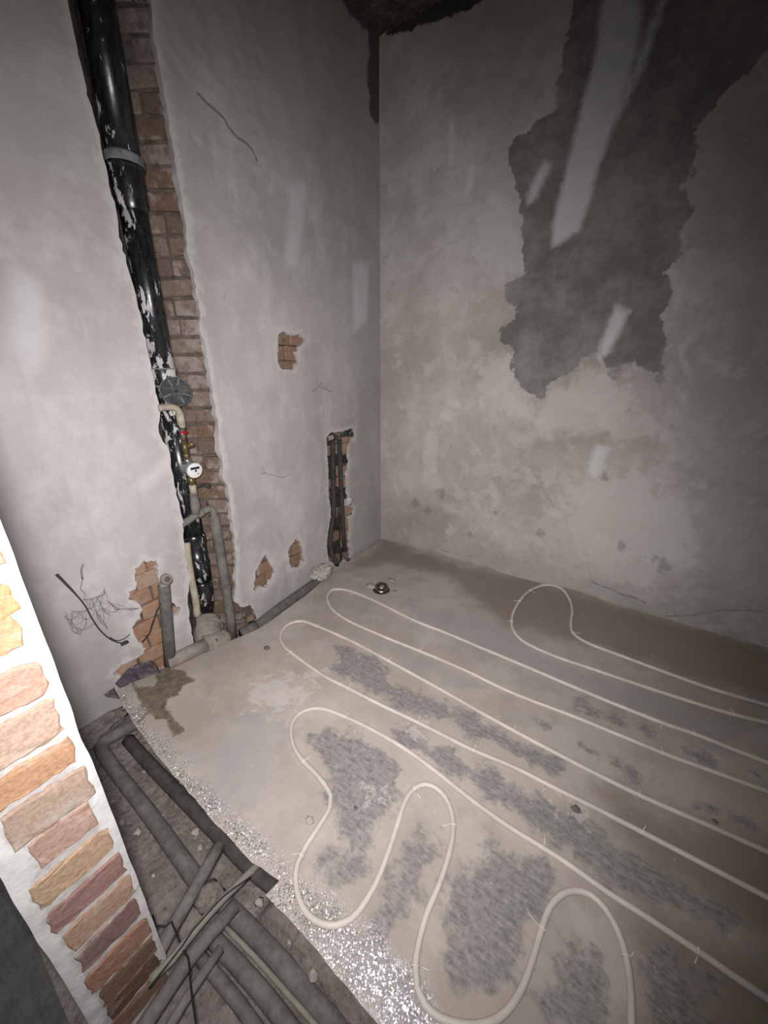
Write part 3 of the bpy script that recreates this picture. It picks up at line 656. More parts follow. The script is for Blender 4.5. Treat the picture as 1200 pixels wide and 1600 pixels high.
pw = build_sheet('wall_partition', P, T, jp3, dict(m_mortar=sdf(P, jreg)), 'jamb_plaster', [(bl, lambda y, z: Vector((-0.03, y, z)))])
tag(pw, 'partition end with white plaster edges and exposed orange brick courses', 'wall', kind='structure')
jrz = np.array([p[1] for p in jr]); jry = np.array([p[0] for p in jr]); o_ = np.argsort(jrz); jrz = jrz[o_]; jry = jry[o_]
jlz = np.array([p[1] for p in jl]); jly = np.array([p[0] for p in jl]); o_ = np.argsort(jlz); jlz = jlz[o_]; jly = jly[o_]
rj = random.Random(9)
def jamb_brick(zt, zb, yl, yr, col, seed):
    rr_ = random.Random(seed); top = []; bot = []; n_ = 9; dep = 0.018; zt += .007; zb -= .007
    for k in range(n_ + 1):
        y = yl + (yr - yl) * k / n_
        inset = rr_.uniform(.001, .006) if k in (0, n_) else 0
        top.append((y + rr_.uniform(-.004, .004), zt - inset + rr_.uniform(-.0045, .003)))
        bot.append((y + rr_.uniform(-.004, .004), zb + inset + rr_.uniform(-.003, .004)))
    mid = [(yr + rr_.uniform(-.003, .003), zb + (zt - zb) * t) for t in (.25, .5, .75)]; midl = [(yl + rr_.uniform(-.004, .004), zb + (zt - zb) * t) for t in (.75, .5, .25)]
    loop = bot + mid + top[::-1] + midl
    bm = bmesh.new(); xs = XJ + 0.003 + rr_.uniform(-.0005, .0015)
    f_ = [bm.verts.new((xs - .002, y, z)) for y, z in loop]; b_ = [bm.verts.new((xs - dep, y, z)) for y, z in loop]; m = len(loop)
    cy = sum(p[0] for p in loop) / m; cz = sum(p[1] for p in loop) / m
    inn = [bm.verts.new((xs + rr_.uniform(-.0015, .0015), y + (cy - y) * .04, z + (cz - z) * .10)) for y, z in loop]
    for k in range(m):
        k2 = (k + 1) % m
        bm.faces.new((f_[k], f_[k2], b_[k2], b_[k])); bm.faces.new((inn[k], inn[k2], f_[k2], f_[k]))
    bm.faces.new(inn)
    o = from_bm('brick', bm, 'brick_jamb', pw, smooth=False); o.color = col + (1,); return o
jb = [(1.046, 1.006, (.34, .185, .095)), (.998, .946, (.33, .20, .12)), (.905, .846, (.31, .20, .155)), (.820, .754, (.31, .225, .175)), (.730, .682, (.32, .19, .115)), (.655, .585, (.28, .21, .165)),
      (.570, .508, (.31, .205, .165)), (.478, .420, (.32, .225, .15)), (.390, .338, (.22, .13, .115)), (.312, .254, (.30, .20, .145)), (.233, .176, (.17, .105, .095)), (.150, .092, (.24, .13, .095)), (.072, .018, (.14, .088, .062)), (.006, -.044, (.105, .06, .042)), (-.058, -.118, (.18, .11, .08))]
zz = 1.085
while zz < CEIL - .08:
    jb.append((zz + .055, zz, rj.choice([(.33, .19, .11), (.31, .20, .15), (.28, .17, .11)]))); zz += CP
for i, (zt, zb, col) in enumerate(jb):
    zm = (zt + zb) / 2
    yr = float(np.interp(zm, jrz, jry)) - .001 if zm < 1.03 else yfar(zm) - rj.uniform(.012, .03)
    yl = float(np.interp(zm, jlz, jly)) + .004 if zm < jlz[-1] else ynear(zm) + rj.uniform(.008, .02)
    jamb_brick(zt, zb, yl, min(yr, yfar(zm) - .007), col, 300 + i)

# ------------------------------------------------------------------ soil stack in the chase
SX, SY = -0.082, -1.547
stack = empty('soil_stack', (SX, SY, 0.2), 'black cast iron soil pipe splashed with white paint, in the wall chase', 'pipe')
tube('pipe', [(SX, SY, 2.06), (SX + 0.004, SY + .004, 2.6), (SX + .004, SY + .006, CEIL)], 0.057, 'iron', stack, 24)
tube('pipe', [(SX, SY, 1.30), (SX, SY, 1.7), (SX, SY, 2.0)], 0.050, 'iron', stack, 24)
tube('pipe', [(SX, SY, 0.50), (SX, SY, 1.28)], 0.050, 'iron', stack, 24)
tube('pipe', [(SX, SY, 0.30), (SX, SY, 0.52)], 0.053, 'iron', stack, 24)
tube('pipe', spline([(SX, SY, 0.30), (SX, SY, 0.22), (SX - .025, SY + .004, 0.14), (SX - .06, SY + .01, 0.05)], 0.02), 0.049, 'iron', stack, 24)
sk = lathe('socket', (SX, SY, 1.94), (0, 0, 1), [(0, .050), (.02, .058), (.13, .060), (.135, .066), (.165, .066), (.17, .062), (.17, .052)], 'iron', stack)
lathe('lip', (SX, SY, 2.082), (0, 0, 1), [(0, .0655), (.004, .069), (.026, .069), (.034, .062), (.034, .053)], 'iron_dusty', sk)
sk = lathe('socket', (SX, SY, 1.285), (0, 0, 1), [(0, .053), (.012, .057), (.075, .057), (.088, .053)], 'iron', stack)
for zz in (1.292, 1.362): lathe('clamp_band', (SX, SY, zz), (0, 0, 1), [(0, .0572), (0, .0592), (.006, .0592), (.006, .0572)], 'hatch_edge', sk)
lathe('socket', (SX, SY, 0.50), (0, 0, 1), [(0, .053), (.01, .057), (.06, .057), (.07, .052)], 'iron', stack)
lathe('clamp_band', (SX, SY, 0.40), (0, 0, 1), [(0, .054), (0, .0565), (.012, .0565), (.012, .054)], 'iron', stack)
# inspection hatch with rim and ribs
hc = onx(275, 612, 0.004); ax = Vector((0.90, -0.36, 0.18)).normalized()
hr = rad(hc, 45)
hp = lathe('inspection_cover', hc - ax * 0.035, ax, [(0, hr * .8), (.005, hr * .96), (.03, hr), (.036, hr), (.038, hr * .93), (.034, hr * .9), (.034, 0.001)], 'hatch', stack, 32)
uu = ax.cross(Vector((0, 0, 1))).normalized(); vv = uu.cross(ax)
bm = bmesh.new(); add_lathe(bm, hc - ax * 0.001, ax, [(0, hr * .99), (0.003, hr * .99), (0.003, hr * .93), (0, hr * .93)], 32); sharp(from_bm('rim', bm, 'hatch_edge', hp))
for i in range(8):
    a = math.radians(20 + 45 * i); d = uu * math.cos(a) + vv * math.sin(a); s = ax.cross(d)
    box('rib', hc + d * hr * 0.64 + ax * 0.001, d * hr * 0.24, s * hr * 0.035, ax * 0.005, 'hatch_edge' if i % 3 else 'hatch', hp)
box('crossbar', hc + ax * 0.002, (uu * .75 + vv * .66) * hr * 0.42, (uu * .66 - vv * .75) * hr * 0.13, ax * 0.006, 'hatch', hp, 0.002)
box('crossbar', hc + ax * 0.002, (uu * .66 - vv * .75) * hr * 0.42, (uu * .75 + vv * .66) * hr * 0.13, ax * 0.006, 'hatch', hp, 0.002)

# ------------------------------------------------------------------ water inlet: riser elbow, valve, filter, meter, outlet
WX = 0.010
def w(px, py, x=WX): return onx(px, py, x)
inlet = empty('water_inlet', w(280, 665), 'beige water inlet elbow with red handled valve and brass filter', 'plumbing')
r = rad(w(262, 637), 10)
tube('inlet_pipe', spline([w(248, 638), w(262, 636), w(273, 637), w(280, 643), w(283, 655), w(285, 668)], 0.012), r, 'beige_pipe', inlet, 14)
tube('pipe_socket', [w(280.5, 645), w(284, 664)], r * 1.25, 'beige_pipe', inlet, 14)
vb = tube('valve_body', [w(283.5, 667), w(286.5, 688)], r * 0.85, 'chrome', inlet, 12)
p = w(288, 677, WX + 0.02)
hd = tube('valve_stem', [w(286, 677), p], r * .3, 'chrome', inlet, 8)
bm = bmesh.new(); add_tube(bm, [p + Vector((0, -0.02, -0.003)), p + Vector((0, -0.012, 0.006)), p, p + Vector((0, .012, 0.006)), p + Vector((0, 0.02, -0.002))], [.003, .005, .006, .005, .003], 10)
from_bm('handle', bm, 'red', hd)
tube('filter_body', [w(287, 689), w(289, 700), w(291, 709)], [r * .8, r * 1.1, r * .8], 'brass', inlet, 12)
tube('filter_trap', [w(289, 699), w(300, 694, WX + .02), w(303, 693, WX + .025)], [r * .8, r * .95, r * .85], 'brass', inlet, 12)
tube('union_nut', [w(290.5, 708), w(292, 716)], r * 1.1, 'brass', inlet, 6)

mc = w(295, 731, 0.0); max_ = Vector((0.93, -0.02, -0.10)).normalized()
meter = empty('water_meter', mc, 'round white faced water meter with dark counter strip, on grey housing', 'water meter')
mr = rad(mc, 24)
lathe('housing', mc - max_ * 0.015, max_, [(0, mr * .75), (.006, mr * .98), (.02, mr), (.05, mr), (.052, mr * 1.03), (.064, mr * 1.03), (.066, mr * .98)], 'grey_plastic', meter, 28)
fc = mc + max_ * 0.051
dial = lathe('dial', fc, max_, [(0, mr * .97), (.003, mr * .97), (.004, mr * .9)], 'white_plastic', meter, 28)
du = max_.cross(Vector((0, 0, 1))).normalized() * -1; dv = max_.cross(du) * 1
if dv.z < 0: dv = -dv
box('counter_strip', fc + max_ * .0045 + dv * mr * .33, du * mr * .58, dv * mr * .15, max_ * 0.001, 'black', dial)
lathe('pointer', fc + max_ * .004 - dv * mr * .02 + du * mr * .08, max_, [(0, mr * .14), (.002, mr * .14), (.002, .0005)], 'black', dial, 12)
lathe('pointer', fc + max_ * .004 - dv * mr * .45 + du * mr * .35, max_, [(0, mr * .07), (.002, mr * .07), (.002, .0005)], 'black', dial, 10)
tube('union_nut', [w(292, 716), w(294, 724)], r * 1.15, 'chrome', meter, 8)
tube('brass_body', [w(291, 722, WX), w(296, 732, WX), w(299, 748, WX)], r * 1.3, 'brass', meter, 12)
tube('union_nut', [w(297.5, 745), w(300.5, 757)], r * 1.35, 'brass', meter, 6)

outl_ = empty('outlet_pipe', w(330, 797), 'grey foam wrapped water pipe dropping from the meter to the floor', 'pipe')
tube('coupling', [w(300, 756), w(303, 772)], r * 1.15, 'beige_pipe', outl_, 14)
tube('lower_valve', [w(302, 770), w(305, 790), w(306, 803)], [r * 1.2, r * 1.6, r * 1.4], 'foam_dusty', outl_, 14)
tube('valve_knob', [w(303, 762, WX), w(316, 758, WX), w(319, 757, WX + .01), w(323, 758, WX + .02), w(328, 760, WX + .03)], [r * .4, r * .4, r * .6, r * .85, r * .7], 'foam_dark', outl_, 12)
tube('elbow', spline([w(284, 819, -.02), w(296, 812, -.012), w(309, 802, -.002), w(316, 799, .002), w(328, 795, .002), w(333, 799, .002), w(335, 812, .002)], .01), r * 1.25, 'conduit', outl_, 14)
tube('elbow_cap', [w(308, 804, .004), w(317, 799, .006)], r * 1.6, 'conduit', outl_, 14)
tube('foam_sleeve', [w(334, 806, .004), w(342, 850, .004), w(352, 910, .006), w(360, 965, .014), w(363, 998, .02)], rad(w(345, 880), 15), 'foam_dusty', outl_, 16)

# thin pale pipe left of the stack foot
pp = tube('riser_pipe', spline([w(291, 848, -.032), w(293, 866, -.03), w(298, 900, -.024), w(306, 940, -.02), w(308, 962, -.02)], .02), rad(w(300, 900), 11), 'beige_pipe', None, 12)
tag(pp, 'thin pale dusty riser pipe at the left edge of the chase foot', 'pipe')

# ------------------------------------------------------------------ dusty drain fittings at the foot of the chase
dr = empty('drain_fitting', w(325, 990, -0.02), 'dust covered drain elbow and waste pipe at the foot of the chase', 'pipe fitting')
c1 = onx(324, 986, -0.015); R1 = rad(c1, 40)
tube('bend', spline([c1 + Vector((-.05, .03, .03)), c1, c1 + Vector((.02, -.01, -.05))], .01), R1, 'dusty_fitting', dr, 24)
blob('dome', c1, (R1, R1, R1), 'dusty_fitting', dr, 1, 0.06, freq=2)
lathe('collar', c1 + Vector((-.012, .015, .012)), (-.5, .45, .35), [(0, R1), (0, R1 * 1.12), (.014, R1 * 1.12), (.014, R1)], 'dusty_fitting', dr)
dp = dr
q0, q1, q2 = onx(350, 998, .065), onx(322, 1008, .055), onx(262, 1036, .045); R2_ = rad(q0, 30)
tube('socket', [q0 + (q0 - q1).normalized() * .03, q0, q0.lerp(q1, .6), q1], [R2_ * .6, R2_, R2_, R2_ * .9], 'dusty_fitting', dp, 22)
tube('pipe', [q1, q1.lerp(q2, .5), q2], [R2_ * .72, R2_ * .68, R2_ * .62], 'dusty_fitting', dp, 20)
lathe('collar', q1, (q2 - q1), [(-.02, R2_ * .9), (-.02, R2_ * .97), (.008, R2_ * .97), (.008, R2_ * .7)], 'dusty_fitting', dp)
hn = (CAM - q0).normalized()
lathe('bolt_hole', q0.lerp(q1, .45) + hn * R2_ * .9 + Vector((0, 0, .006)), hn, [(0, .010), (.004, .010), (.004, .002)], 'dark_shade', dp, 12)

# foam pipe along the wall, running to the corner
wp = empty('wall_pipe', onx(440, 945, .05), 'grey foam wrapped pipe lying along the wall foot towards the corner', 'pipe')
tube('foam_sleeve', [onx(398, 982, .045), onx(440, 949, .042), onx(492, 912, .04), onx(512, 897, .04)], rad(onx(440, 948, .04), 17), 'foam', wp, 16)
tube('pipe_end', [onx(378, 992, .04), onx(400, 979, .045)], rad(onx(390, 985, .04), 20), 'foam_dusty', wp, 14)
for i, (px, py, s) in enumerate(((376, 962, .026), (391, 966, .026), (384, 985, .022))):
    q = onx(px, py, .012 + .01 * i)
    tag(blob('mortar_clod', q, (s * .9, s * 1.2, s * .7), 'brick_umber' if i == 1 else 'rubble', None, 20 + i, .5, freq=5), ['brown clod of mortar left of the wall-foot pipe', 'reddish brick clod above the wall-foot pipe end', 'small clod lying under the wall-foot pipe end'][i], 'clod')

# dried mortar lump
lm = onx(503, 893, .055)
l = blob('mortar_lump', lm, (.055, .085, .05), 'lump', None, 4, .35, freq=5, sub=4)
tag(l, 'pale pitted lump of dried mortar at the wall foot near the twin pipes', 'mortar lump')

# ------------------------------------------------------------------ outlet pipe left, standing before the orange bricks
lp = empty('wall_outlet', onx(262, 1035, .03), 'dark grey foam wrapped pipe ending in a threaded wall elbow', 'pipe')
tube('foam_sleeve', [onx(256, 915, .025), onx(261, 970, .03), onx(266, 1039, .04)], rad(onx(258, 960, .03), 17.5), 'foam', lp, 18)
e0 = onx(257, 907, .022); er = rad(e0, 16)
el = tube('elbow', spline([onx(256, 918, .024), onx(257, 908, .022), e0 + Vector((.03, .004, .006))], .008), er * .85, 'dusty_fitting', lp, 16)
ea = Vector((.93, .02, .12)).normalized(); ep = onx(261, 905, .062)
lathe('threaded_insert', ep, ea, [(-.02, er), (0, er), (.003, er * .9), (.003, er * .55)], 'dusty_fitting', el, 20)
lathe('bore', ep + ea * .0032, ea, [(0, er * .6), (.002, er * .6), (.002, er * .42)], 'chrome', el, 20)
lathe('bore', ep + ea * .0036, ea, [(0, er * .42), (.0012, er * .40)], 'black', el, 16)

# ------------------------------------------------------------------ twin pipes in the right chase
tw = empty('twin_pipes', onx(525, 870, -.03), 'pair of dark foam wrapped pipes standing in the narrow wall chase', 'pipe')
tr = rad(onx(522, 780, -.03), 7.5)
pts = spline([onx(520, 688, -.03), onx(520, 740, -.03), onx(521, 800, -.03), onx(517, 832, -.02), onx(516, 853, -.005), onx(521, 871, .012), onx(527, 883, .02)], .03)
tube('foam_sleeve', pts, tr, 'foam_dark', tw, 14)
tube('foam_sleeve', [onx(530, 686, -.026), onx(532, 740, -.026), onx(536, 820, -.02), onx(538.5, 862, -.005)], tr, 'foam_dark', tw, 14)
tube('pipe_foot', [onx(537, 862, 0), onx(541, 872, .01), onx(545, 875, .02)], tr * .9, 'foam', tw, 12)
br = tube('mounting_plate', [onx(513, 685, -.028), onx(530, 680, -.022), onx(546, 677, -.016)], tr * .95, 'dusty_fitting', tw, 12)
for px, py, rr_ in ((527, 683, 6.5), (549, 678, 8)):
    q = onx(px, py, 0.006); ar = rad(q, rr_ * 1.3)
    t_ = lathe('tap_socket', q, (.95, .05, .05), [(-.04, ar * .9), (0, ar), (.004, ar * .9), (.004, ar * .5)], 'nickel_dark', tw, 18)
    lathe('bore', q + Vector((.0042, 0, 0)), (.95, .05, .05), [(0, ar * .5), (.001, ar * .45)], 'black', t_, 14)
tube('crossbar', [onx(531, 681, -.008), onx(546, 678, -.006)], tr * .8, 'foam_dark', tw, 12)
s = blob('plaster_flake', onx(546, 783, .006), (.012, .035, .035), 'skim', None, 8, .3, freq=5)
tag(s, 'loose white plaster flake beside the twin pipes chase', 'plaster flake')

# ------------------------------------------------------------------ underfloor heating pipe: one continuous run (turns back outside the frame)
PR = 0.0084
def fz(px, py): 
    p = onz(px, py, PR); return Vector((p.x, p.y, fl3(p.x, p.y).z + PR))
xend = 2.95
def off(p, q, x):                                   # carry on straight to x
    d = (q - p); t = (x - q.x) / d.x; r_ = q + d * t; r_.z = PR; return r_
runs = {
 'a1': [(895, 990), (915, 1003), (973, 1025), (1087, 1068), (1150, 1088), (1200, 1102)],
 'a2': [(1200, 1130), (1147, 1117), (1047, 1086), (930, 1047), (850, 1018), (815, 1000), (801, 982), (800, 965), (810, 942), (828, 923), (852, 916), (876, 923), (890, 938), (894, 955), (892, 975), (896, 990)],
 'b': [(1200, 1192), (1085, 1147), (1030, 1128), (893, 1072), (800, 1032), (700, 990), (648, 970), (600, 946), (567, 931), (537, 921), (520, 921), (512, 930), (513, 942), (522, 955), (545, 970), (600, 995), (655, 1017), (720, 1044), (800, 1082), (920, 1129), (1035, 1176), (1120, 1207), (1200, 1236)],
 'c': [(1200, 1330), (1110, 1290), (1000, 1242), (900, 1193), (803, 1142), (700, 1084), (607, 1033), (550, 1002), (495, 978), (470, 970), (453, 974), (441, 985), (438, 998), (446, 1012), (462, 1025), (510, 1058), (540, 1073), (600, 1104), (660, 1132), (740, 1172), (800, 1198), (880, 1238), (950, 1272), (1040, 1318), (1120, 1360), (1200, 1402)],
 'd': [(1200, 1562), (1150, 1529), (1090, 1487), (1000, 1427), (950, 1395), (880, 1345), (800, 1295), (745, 1256), (690, 1212), (640, 1175), (590, 1145), (540, 1120), (505, 1107), (485, 1107), (467, 1115), (456, 1130), (455, 1150), (462, 1172), (475, 1190), (492, 1207), (508, 1227), (517, 1245), (515, 1262), (500, 1288), (478, 1322), (464, 1352), (462, 1378), (468, 1407), (482, 1430), (503, 1443), (525, 1445), (548, 1435), (566, 1415), (588, 1378), (607, 1330), (622, 1285), (633, 1252), (647, 1232), (664, 1225), (682, 1231), (697, 1247), (706, 1270), (708, 1300), (700, 1340), (685, 1385), (668, 1425), (655, 1470), (649, 1510), (652, 1545), (665, 1572), (690, 1592), (725, 1602), (760, 1600), (790, 1582), (815, 1545), (832, 1500), (846, 1452), (858, 1420), (875, 1400), (897, 1392), (922, 1398), (945, 1420), (965, 1455), (978, 1495), (985, 1540), (987, 1600)]}
R_ = {k: [fz(*p) for p in v] for k, v in runs.items()}
a1, a2, bb, cc, dd = R_['a1'], R_['a2'], R_['b'], R_['c'], R_['d']
def turn(p, q):                                     # U-turn beyond the frame between two ends
    m = (p + q) / 2; h = (p - q).length / 2
    return [p, m + Vector((h * .9, 0, 0)) + (p - q) * 0.25, m + Vector((h * .9, 0, 0)) - (p - q) * .25, q]
e = lambda l, rev=False: off(l[1], l[0], xend) if rev else off(l[-2], l[-1], xend)
path = [off(a1[-2], a1[-1], 3.3)] + a1[::-1][:-1] + a2[::-1]
E1, E2 = e(a2, True), e(bb, True); path += turn(E1, E2) + bb
E1, E2 = e(bb), e(cc, True); path += turn(E1, E2) + cc
E1, E2 = e(cc), e(dd, True); path += turn(E1, E2) + dd
tail = dd[-1] + (dd[-1] - dd[-2]).normalized() * .12; tail.y = max(tail.y, -2.12); tail.z = PR
path += [tail]
sm = spline(path, 0.018)
for p in sm: p.z = fl3(p.x, p.y).z + PR * 0.95
hp_ = empty('heating_pipe', sm[len(sm) // 2], 'cream white underfloor heating pipe looped back and forth over the screed', 'pipe')
hp_.location.z = 0
tube('pipe_run', sm, PR, 'pex', hp_, 10)
S = np.array([tuple(p) for p in sm])
ties = [(828,924),(812,940),(801,971),(896,991),(973,1025),(1087,1068),(930,1047),(1147,1117),(893,1072),(1030,1128),(1085,1147),(648,970),(762,1019),(655,1017),(530,961),(807,1086),(1035,1178),(552,928),(493,979),(607,1033),(803,1142),(1000,1244),(453,1019),(547,1074),(655,1129),(740,1171),(855,1230),(1010,1306),(470,1121),(537,1118),(476,1190),(478,1333),(650,1233),(708,1291),(648,1500),(850,1445),(983,1500),(850,1330),(1094,1490)]
for i, (px, py) in enumerate(ties):
    q = np.array(tuple(fz(px, py))); j = int(np.argmin(((S - q) ** 2).sum(1))); j = min(max(j, 1), len(sm) - 2)
    c_ = sm[j]; d = (sm[j + 1] - sm[j - 1]).normalized(); s_ = Vector((-d.y, d.x, 0)).normalized()
    bm = bmesh.new()
    add_tube(bm, [c_ + (s_ * math.cos(a) + Vector((0, 0, 1)) * math.sin(a)) * (PR + .0012) for a in [math.radians(v) for v in (-20, 15, 50, 90, 130, 165, 200)]], .0017, 5)
    rs = random.Random(i); sg = rs.choice((-1, 1)); ln = rs.uniform(.012, .035)
    add_tube(bm, [c_ + s_ * sg * (PR + .001) + Vector((0, 0, .002)), c_ + s_ * sg * (PR + ln) + d * rs.uniform(-.012, .012) + Vector((0, 0, rs.uniform(-.002, .01)))], .0014, 5)
    from_bm('cable_tie', bm, 'tie', hp_)

# ------------------------------------------------------------------ floor drain stub
fd = onz(596, 922, 0)
dn = empty('floor_drain', (fd.x, fd.y, 0), 'small dark metal drain stub set in the screed behind the heating pipe', 'drain')
dz = fl3(fd.x, fd.y).z; fr = rad(fd, 22)
lathe('sleeve', (fd.x, fd.y, dz - .004), (0, 0, 1), [(0, fr * 1.25), (.006, fr * 1.2), (.006, fr)], 'dark_shade', dn)
lathe('stub', (fd.x, fd.y, dz), (0.25, -0.25, .93), [(0, fr * .95), (.03, fr * .95), (.034, fr * .85), (.034, fr * .6), (.018, fr * .55), (.018, .001)], 'nickel_dark', dn)
blob('plug', (fd.x + .006, fd.y - .006, dz + .026), (fr * .5, fr * .5, fr * .35), 'chrome', dn, 2, .1, sub=2)
for i, (px, py, sx) in enumerate(((612, 906, .02), (616, 925, .016), (580, 916, .03))):
    q = onz(px, py, 0); tag(blob('mortar_crumb', (q.x, q.y, fl3(q.x, q.y).z + .001), (sx * 1.3, sx, .006), 'chip' if i < 2 else 'lump', None, 30 + i, .5, freq=6, sub=2), ['pale mortar crumb just behind the floor drain stub', 'pale mortar crumb right of the floor drain stub', 'flat mortar smear left of the floor drain stub'][i], 'crumb')

# ------------------------------------------------------------------ trench pipes
def tp(name, pts, px, z, mat, label, sides=14, group=None, zs=None, sag=True):
    P_ = [onz(p[0], p[1], (p[2] if len(p) > 2 else z)) for p in pts]
    r_ = rad(P_[len(P_) // 2], px)
    o = tube(name, spline(P_, .03) if len(P_) > 2 else P_, r_, mat, None, sides); return tag(o, label, 'pipe', group)
tp('bent_foam_pipe', [(222,1126),(190,1143),(163,1158),(157,1166),(162,1177),(185,1210),(228,1265),(275,1330),(305,1372),(330,1402)], 20, -.105, 'foam', 'grey foam pipe bending sharply at the wall then running beside the jamb')
tp('foam_pipe', [(200,1156),(230,1190),(290,1252),(345,1308),(395,1358),(430,1386)], 22, -.060, 'foam_dark', 'dark foam pipe half hidden under the glittering screed edge')
tp('foam_pipe', [(343,1320),(325,1352),(292,1410),(262,1462),(235,1510)], 20, -.040, 'foam', 'grey foam pipe crossing over the bent pipe towards the jamb foot')
tp('conduit', [(404,1350,-.012),(392,1362,-.012),(360,1393,-.012),(325,1430,-.012),(290,1472,-.012),(268,1500,-.015),(235,1530,-.02)], 12, -.012, 'conduit', 'thin beige conduit lying across the trench to the jamb foot')
tp('foam_pipe', [(368,1414),(345,1440),(300,1493),(264,1545),(234,1590),(192,1650)], 23, -.045, 'foam', 'wide grey foam pipe running below the beige conduit under the jamb')
tp('foam_pipe', [(345,1482),(318,1520),(288,1565),(245,1640)], 15, -.05, 'foam', 'short grey foam pipe nearest the viewer beside the jamb foot')
tp('foam_pipe', [(340,1402),(385,1447),(440,1505),(500,1575),(570,1660)], 29, -.108, 'foam', 'thick grey foam pipe running along the trench nearest the screed')
tp('conduit', [(350,1446),(395,1492),(440,1542),(500,1610)], 8, -.075, 'conduit', 'narrow beige conduit squeezed between two parallel foam pipes')
tp('foam_pipe', [(332,1466),(370,1506),(420,1564),(480,1644)], 26, -.108, 'foam', 'middle one of three parallel grey foam pipes at the trench bottom')
tp('foam_pipe', [(314,1498),(344,1533),(374,1570),(428,1648)], 20, -.110, 'foam', 'leftmost of three parallel grey foam pipes at the trench bottom')
q = onz(326, 1395, -.06)
tag(blob('mortar_clod', (q.x, q.y, -.075), (.045, .035, .028), 'rubble', None, 61, .45, freq=5, sub=3), 'flat mortar clod lying where the trench pipes cross', 'clod')
q = onz(425, 1383, -.02)
wr_ = tube('cable', spline([onz(p[0], p[1], -.012) for p in ((238,1430),(243,1446),(258,1448),(268,1440),(277,1462),(284,1482),(294,1496),(297,1530),(300,1558),(306,1600),(308,1640))], .02), .0022, 'black', None, 6)
tag(wr_, 'thin black electric cable winding over the trench pipes by the jamb', 'cable')
wr_ = tube('cable', spline([onz(p[0], p[1], -.002) for p in ((232,1545),(262,1507),(285,1478),(300,1455),(320,1432),(350,1400),(392,1370))], .02), .0025, 'black', None, 6)
tag(wr_, 'thin black cable laid along the beige conduit in the trench', 'cable')

# chips of rubble in the trench
r_ = random.Random(11)
for i, (px, py, s) in enumerate(((240,1368,5),(252,1275,6),(262,1240,4),(305,1300,9),(312,1325,7),(215,1300,8),(190,1285,7),(205,1245,5),(280,1225,6),(290,1255,5),(320,1262,6),(405,1410,10),(440,1440,9),(455,1470,8),(490,1525,11),(350,1540,6),(365,1575,7),(345,1330,6),(185,1230,5),(225,1205,5))):
    q = onz(px, py, SUB + (.06 if px > 400 else .005)); rr2 = rad(q, s * 1.6)
    o = blob('rubble_chip', (q.x, q.y, q.z), (rr2, rr2 * r_.uniform(.6, 1), rr2 * .6), 'chip', None, 50 + i, .5, freq=4, sub=2)
    tag(o, 'pale chip of rubble lying on the trench bed between the pipes', 'rubble chip', 'rubble chips in the trench')
for i, (px, py, s, lab) in enumerate(((430,1155,0,'') , (484,1283,14,'white crumb of plaster inside the lower left pipe loop'), (556,1262,7,'round plaster crumb beside the grey patch inside the lower left loop'), (900,1265,14,'pale flake of plaster between two pipe runs on the dark patch'), (1117,1283,9,'dark stone crumb between the two upper right pipe runs'), (417,1013,11,'grey pebble left of the nearest narrow pipe bend'), (690,1295,6,'white speck of plaster by the third pipe bend'))):
    if not s: continue
    q = onz(px, py, 0); rr2 = rad(q, s)
    o = blob('floor_crumb', (q.x, q.y, fl3(q.x, q.y).z + rr2 * .15), (rr2, rr2 * .8, rr2 * .5), 'lump' if 'dark' not in lab and 'grey' not in lab else 'foam_dusty', None, 80 + i, .4, freq=5, sub=2)
    tag(o, lab, 'crumb')

# ------------------------------------------------------------------ purple plastic film tucked under the screed corner
def film(pts3, name, parent):
    bm = bmesh.new(); rows = []
    for row in pts3:
        rows.append([bm.verts.new(p) for p in row])
    for a, b2 in zip(rows[:-1], rows[1:]):
        for i in range(len(a) - 1): bm.faces.new((a[i], a[i + 1], b2[i + 1], b2[i]))
    bmesh.ops.subdivide_edges(bm, edges=bm.edges[:], cuts=6, use_grid_fill=True)
    for v in bm.verts:
        q_ = v.co.copy(); v.co += Vector((.9, .3, 1)) * .012 * (abs(mnoise.noise(q_ * 28)) + .5 * abs(mnoise.noise(q_ * 60)) - .25)
    o = from_bm(name, bm, 'film', parent); md = o.modifiers.new('thickness', 'SOLIDIFY'); md.thickness = .0012; return o
fm = empty('plastic_film', onx(225, 1060, .02), 'crumpled purple plastic film tucked under the screed corner by the wall', 'plastic film')
film([[onx(180, 1068, .005), onx(200, 1045, .004), onx(215, 1037, .003), onx(235, 1033, .003), onx(246, 1041, .003)], [onx(183, 1072, .03), onx(202, 1056, .03), onx(217, 1049, .03), onx(235, 1044, .03), onx(248, 1047, .03)], [onx(186, 1076, .06), onx(205, 1067, .06), onx(222, 1060, .06), onx(240, 1054, .06), onx(252, 1051, .06)]], 'fold', fm)
film([[onx(162, 1086, .02), onx(170, 1080, .02), onx(178, 1075, .02)], [onx(166, 1088, .045), onx(175, 1086, .04), onx(183, 1084, .035)], [onx(178, 1091, .05), onx(182, 1092, .05), onx(187, 1092, .05)]], 'corner_flap', fm)

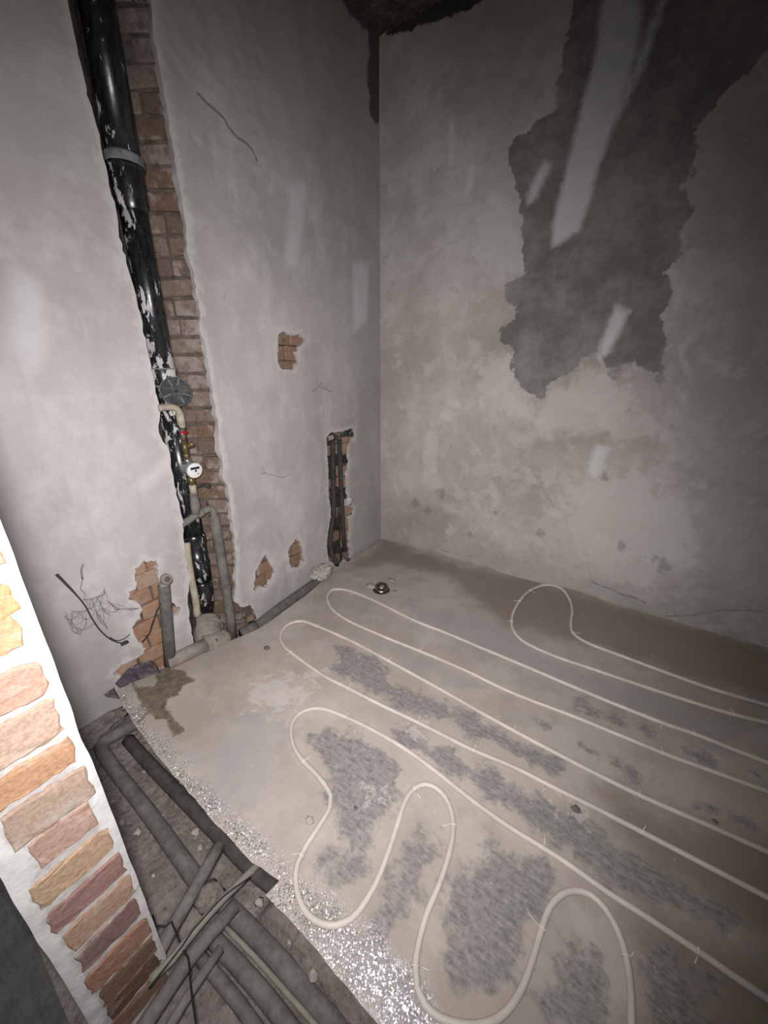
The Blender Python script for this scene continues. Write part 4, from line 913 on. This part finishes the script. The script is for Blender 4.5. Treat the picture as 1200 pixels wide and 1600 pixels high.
# ------------------------------------------------------------------ wires and cobweb on the left wall
pts = spline([onx(p[0], p[1], p[2]) for p in ((88,897,.004),(100,909,.008),(117,927,.02),(132,945,.03),(143,965,.035),(155,983,.035),(170,997,.03),(185,1004,.02),(195,1005,.012))], .015)
rads = [.0058 - .003 * min(1, i / (len(pts) * .3)) for i in range(len(pts))]
wi = empty('loose_wire', onx(140, 960, 0), 'loose sooty wire drooping from the wall left of the orange bricks', 'wire')
tube('strand', pts, rads, 'web_dark', wi, 7)
tube('strand', spline([onx(172, 996, .028), onx(184, 1001, .02), onx(196, 997, .012), onx(203, 991, .006)], .01), .0018, 'web_dark', wi, 6)
blob('frayed_end', onx(194, 1005, .012), (.010, .016, .008), 'web_dark', wi, 3, .5, sub=2, freq=5)
w2 = tube('loose_wire', spline([onx(p[0], p[1], p[2]) for p in ((254,938,.03),(245,955,.045),(238,975,.035),(232,992,.012),(222,1003,.004))], .015), .0035, 'web_dark', None, 6)
tag(w2, 'short black wire sagging across the orange bricks beside the foam pipe', 'wire')
bm = bmesh.new(); rw = random.Random(4)
def strand(p0, p1, sag=.01, r=.0008):
    a, b2 = onx(*p0, rw.uniform(.003, .02)), onx(*p1, rw.uniform(.003, .02)); L_ = (a - b2).length
    ms = [a.lerp(b2, t) + Vector((0, rw.uniform(-.12, .12) * L_, -sag + rw.uniform(-.12, .12) * L_)) for t in (.33, .66)]
    add_tube(bm, spline([a] + ms + [b2], .012), r, 4)
node = [(130,936),(143,935),(152,934),(162,928),(163,921),(172,942),(186,952),(215,950),(140,950),(150,955),(160,950),(128,955),(112,955),(100,962),(110,975),(155,968),(165,975),(168,982),(135,968),(128,985),(122,990),(170,960),(146,944),(157,942)]
for i in range(150):
    a = rw.choice(node); cand = sorted(node, key=lambda q: (q[0] - a[0]) ** 2 + (q[1] - a[1]) ** 2)[1:6]
    strand(a, rw.choice(cand), rw.uniform(0, .012), rw.uniform(.0004, .0008))
strand((130, 882), (129, 905), 0, .0032); strand((129, 905), (131, 938), 0, .0014)
for a, b2 in (((132, 936), (160, 930)), ((160, 930), (163, 918)), ((165, 938), (188, 952)), ((188, 952), (218, 950)), ((100, 955), (108, 968)), ((108, 968), (128, 955)), ((120, 987), (145, 974))): strand(a, b2, .006, .0014)
cw = from_bm('cobweb', bm, 'web', None); tag(cw, 'tattered grey cobweb hanging across the wire on the left wall', 'cobweb', kind='stuff')
bm = bmesh.new()
for a, b2 in (((487,612),(495,606)),((495,606),(502,598)),((502,598),(506,604)),((506,604),(518,612)),((500,606),(510,608)),((493,598),(501,603))): strand(a, b2, .004, .0016)
cw = from_bm('cobweb', bm, 'web', None); tag(cw, 'small tangle of grey threads below the square hole in the plaster', 'cobweb', kind='stuff')
bm = bmesh.new()
for a, b2 in (((410,730),(413,740)),((408,741),(416,738)),((414,738),(424,741)),((424,741),(452,741))): strand(a, b2, .004, .0013)
cw = from_bm('cobweb', bm, 'web', None); tag(cw, 'thin single thread stuck to the plaster right of the water meter', 'cobweb', kind='stuff')
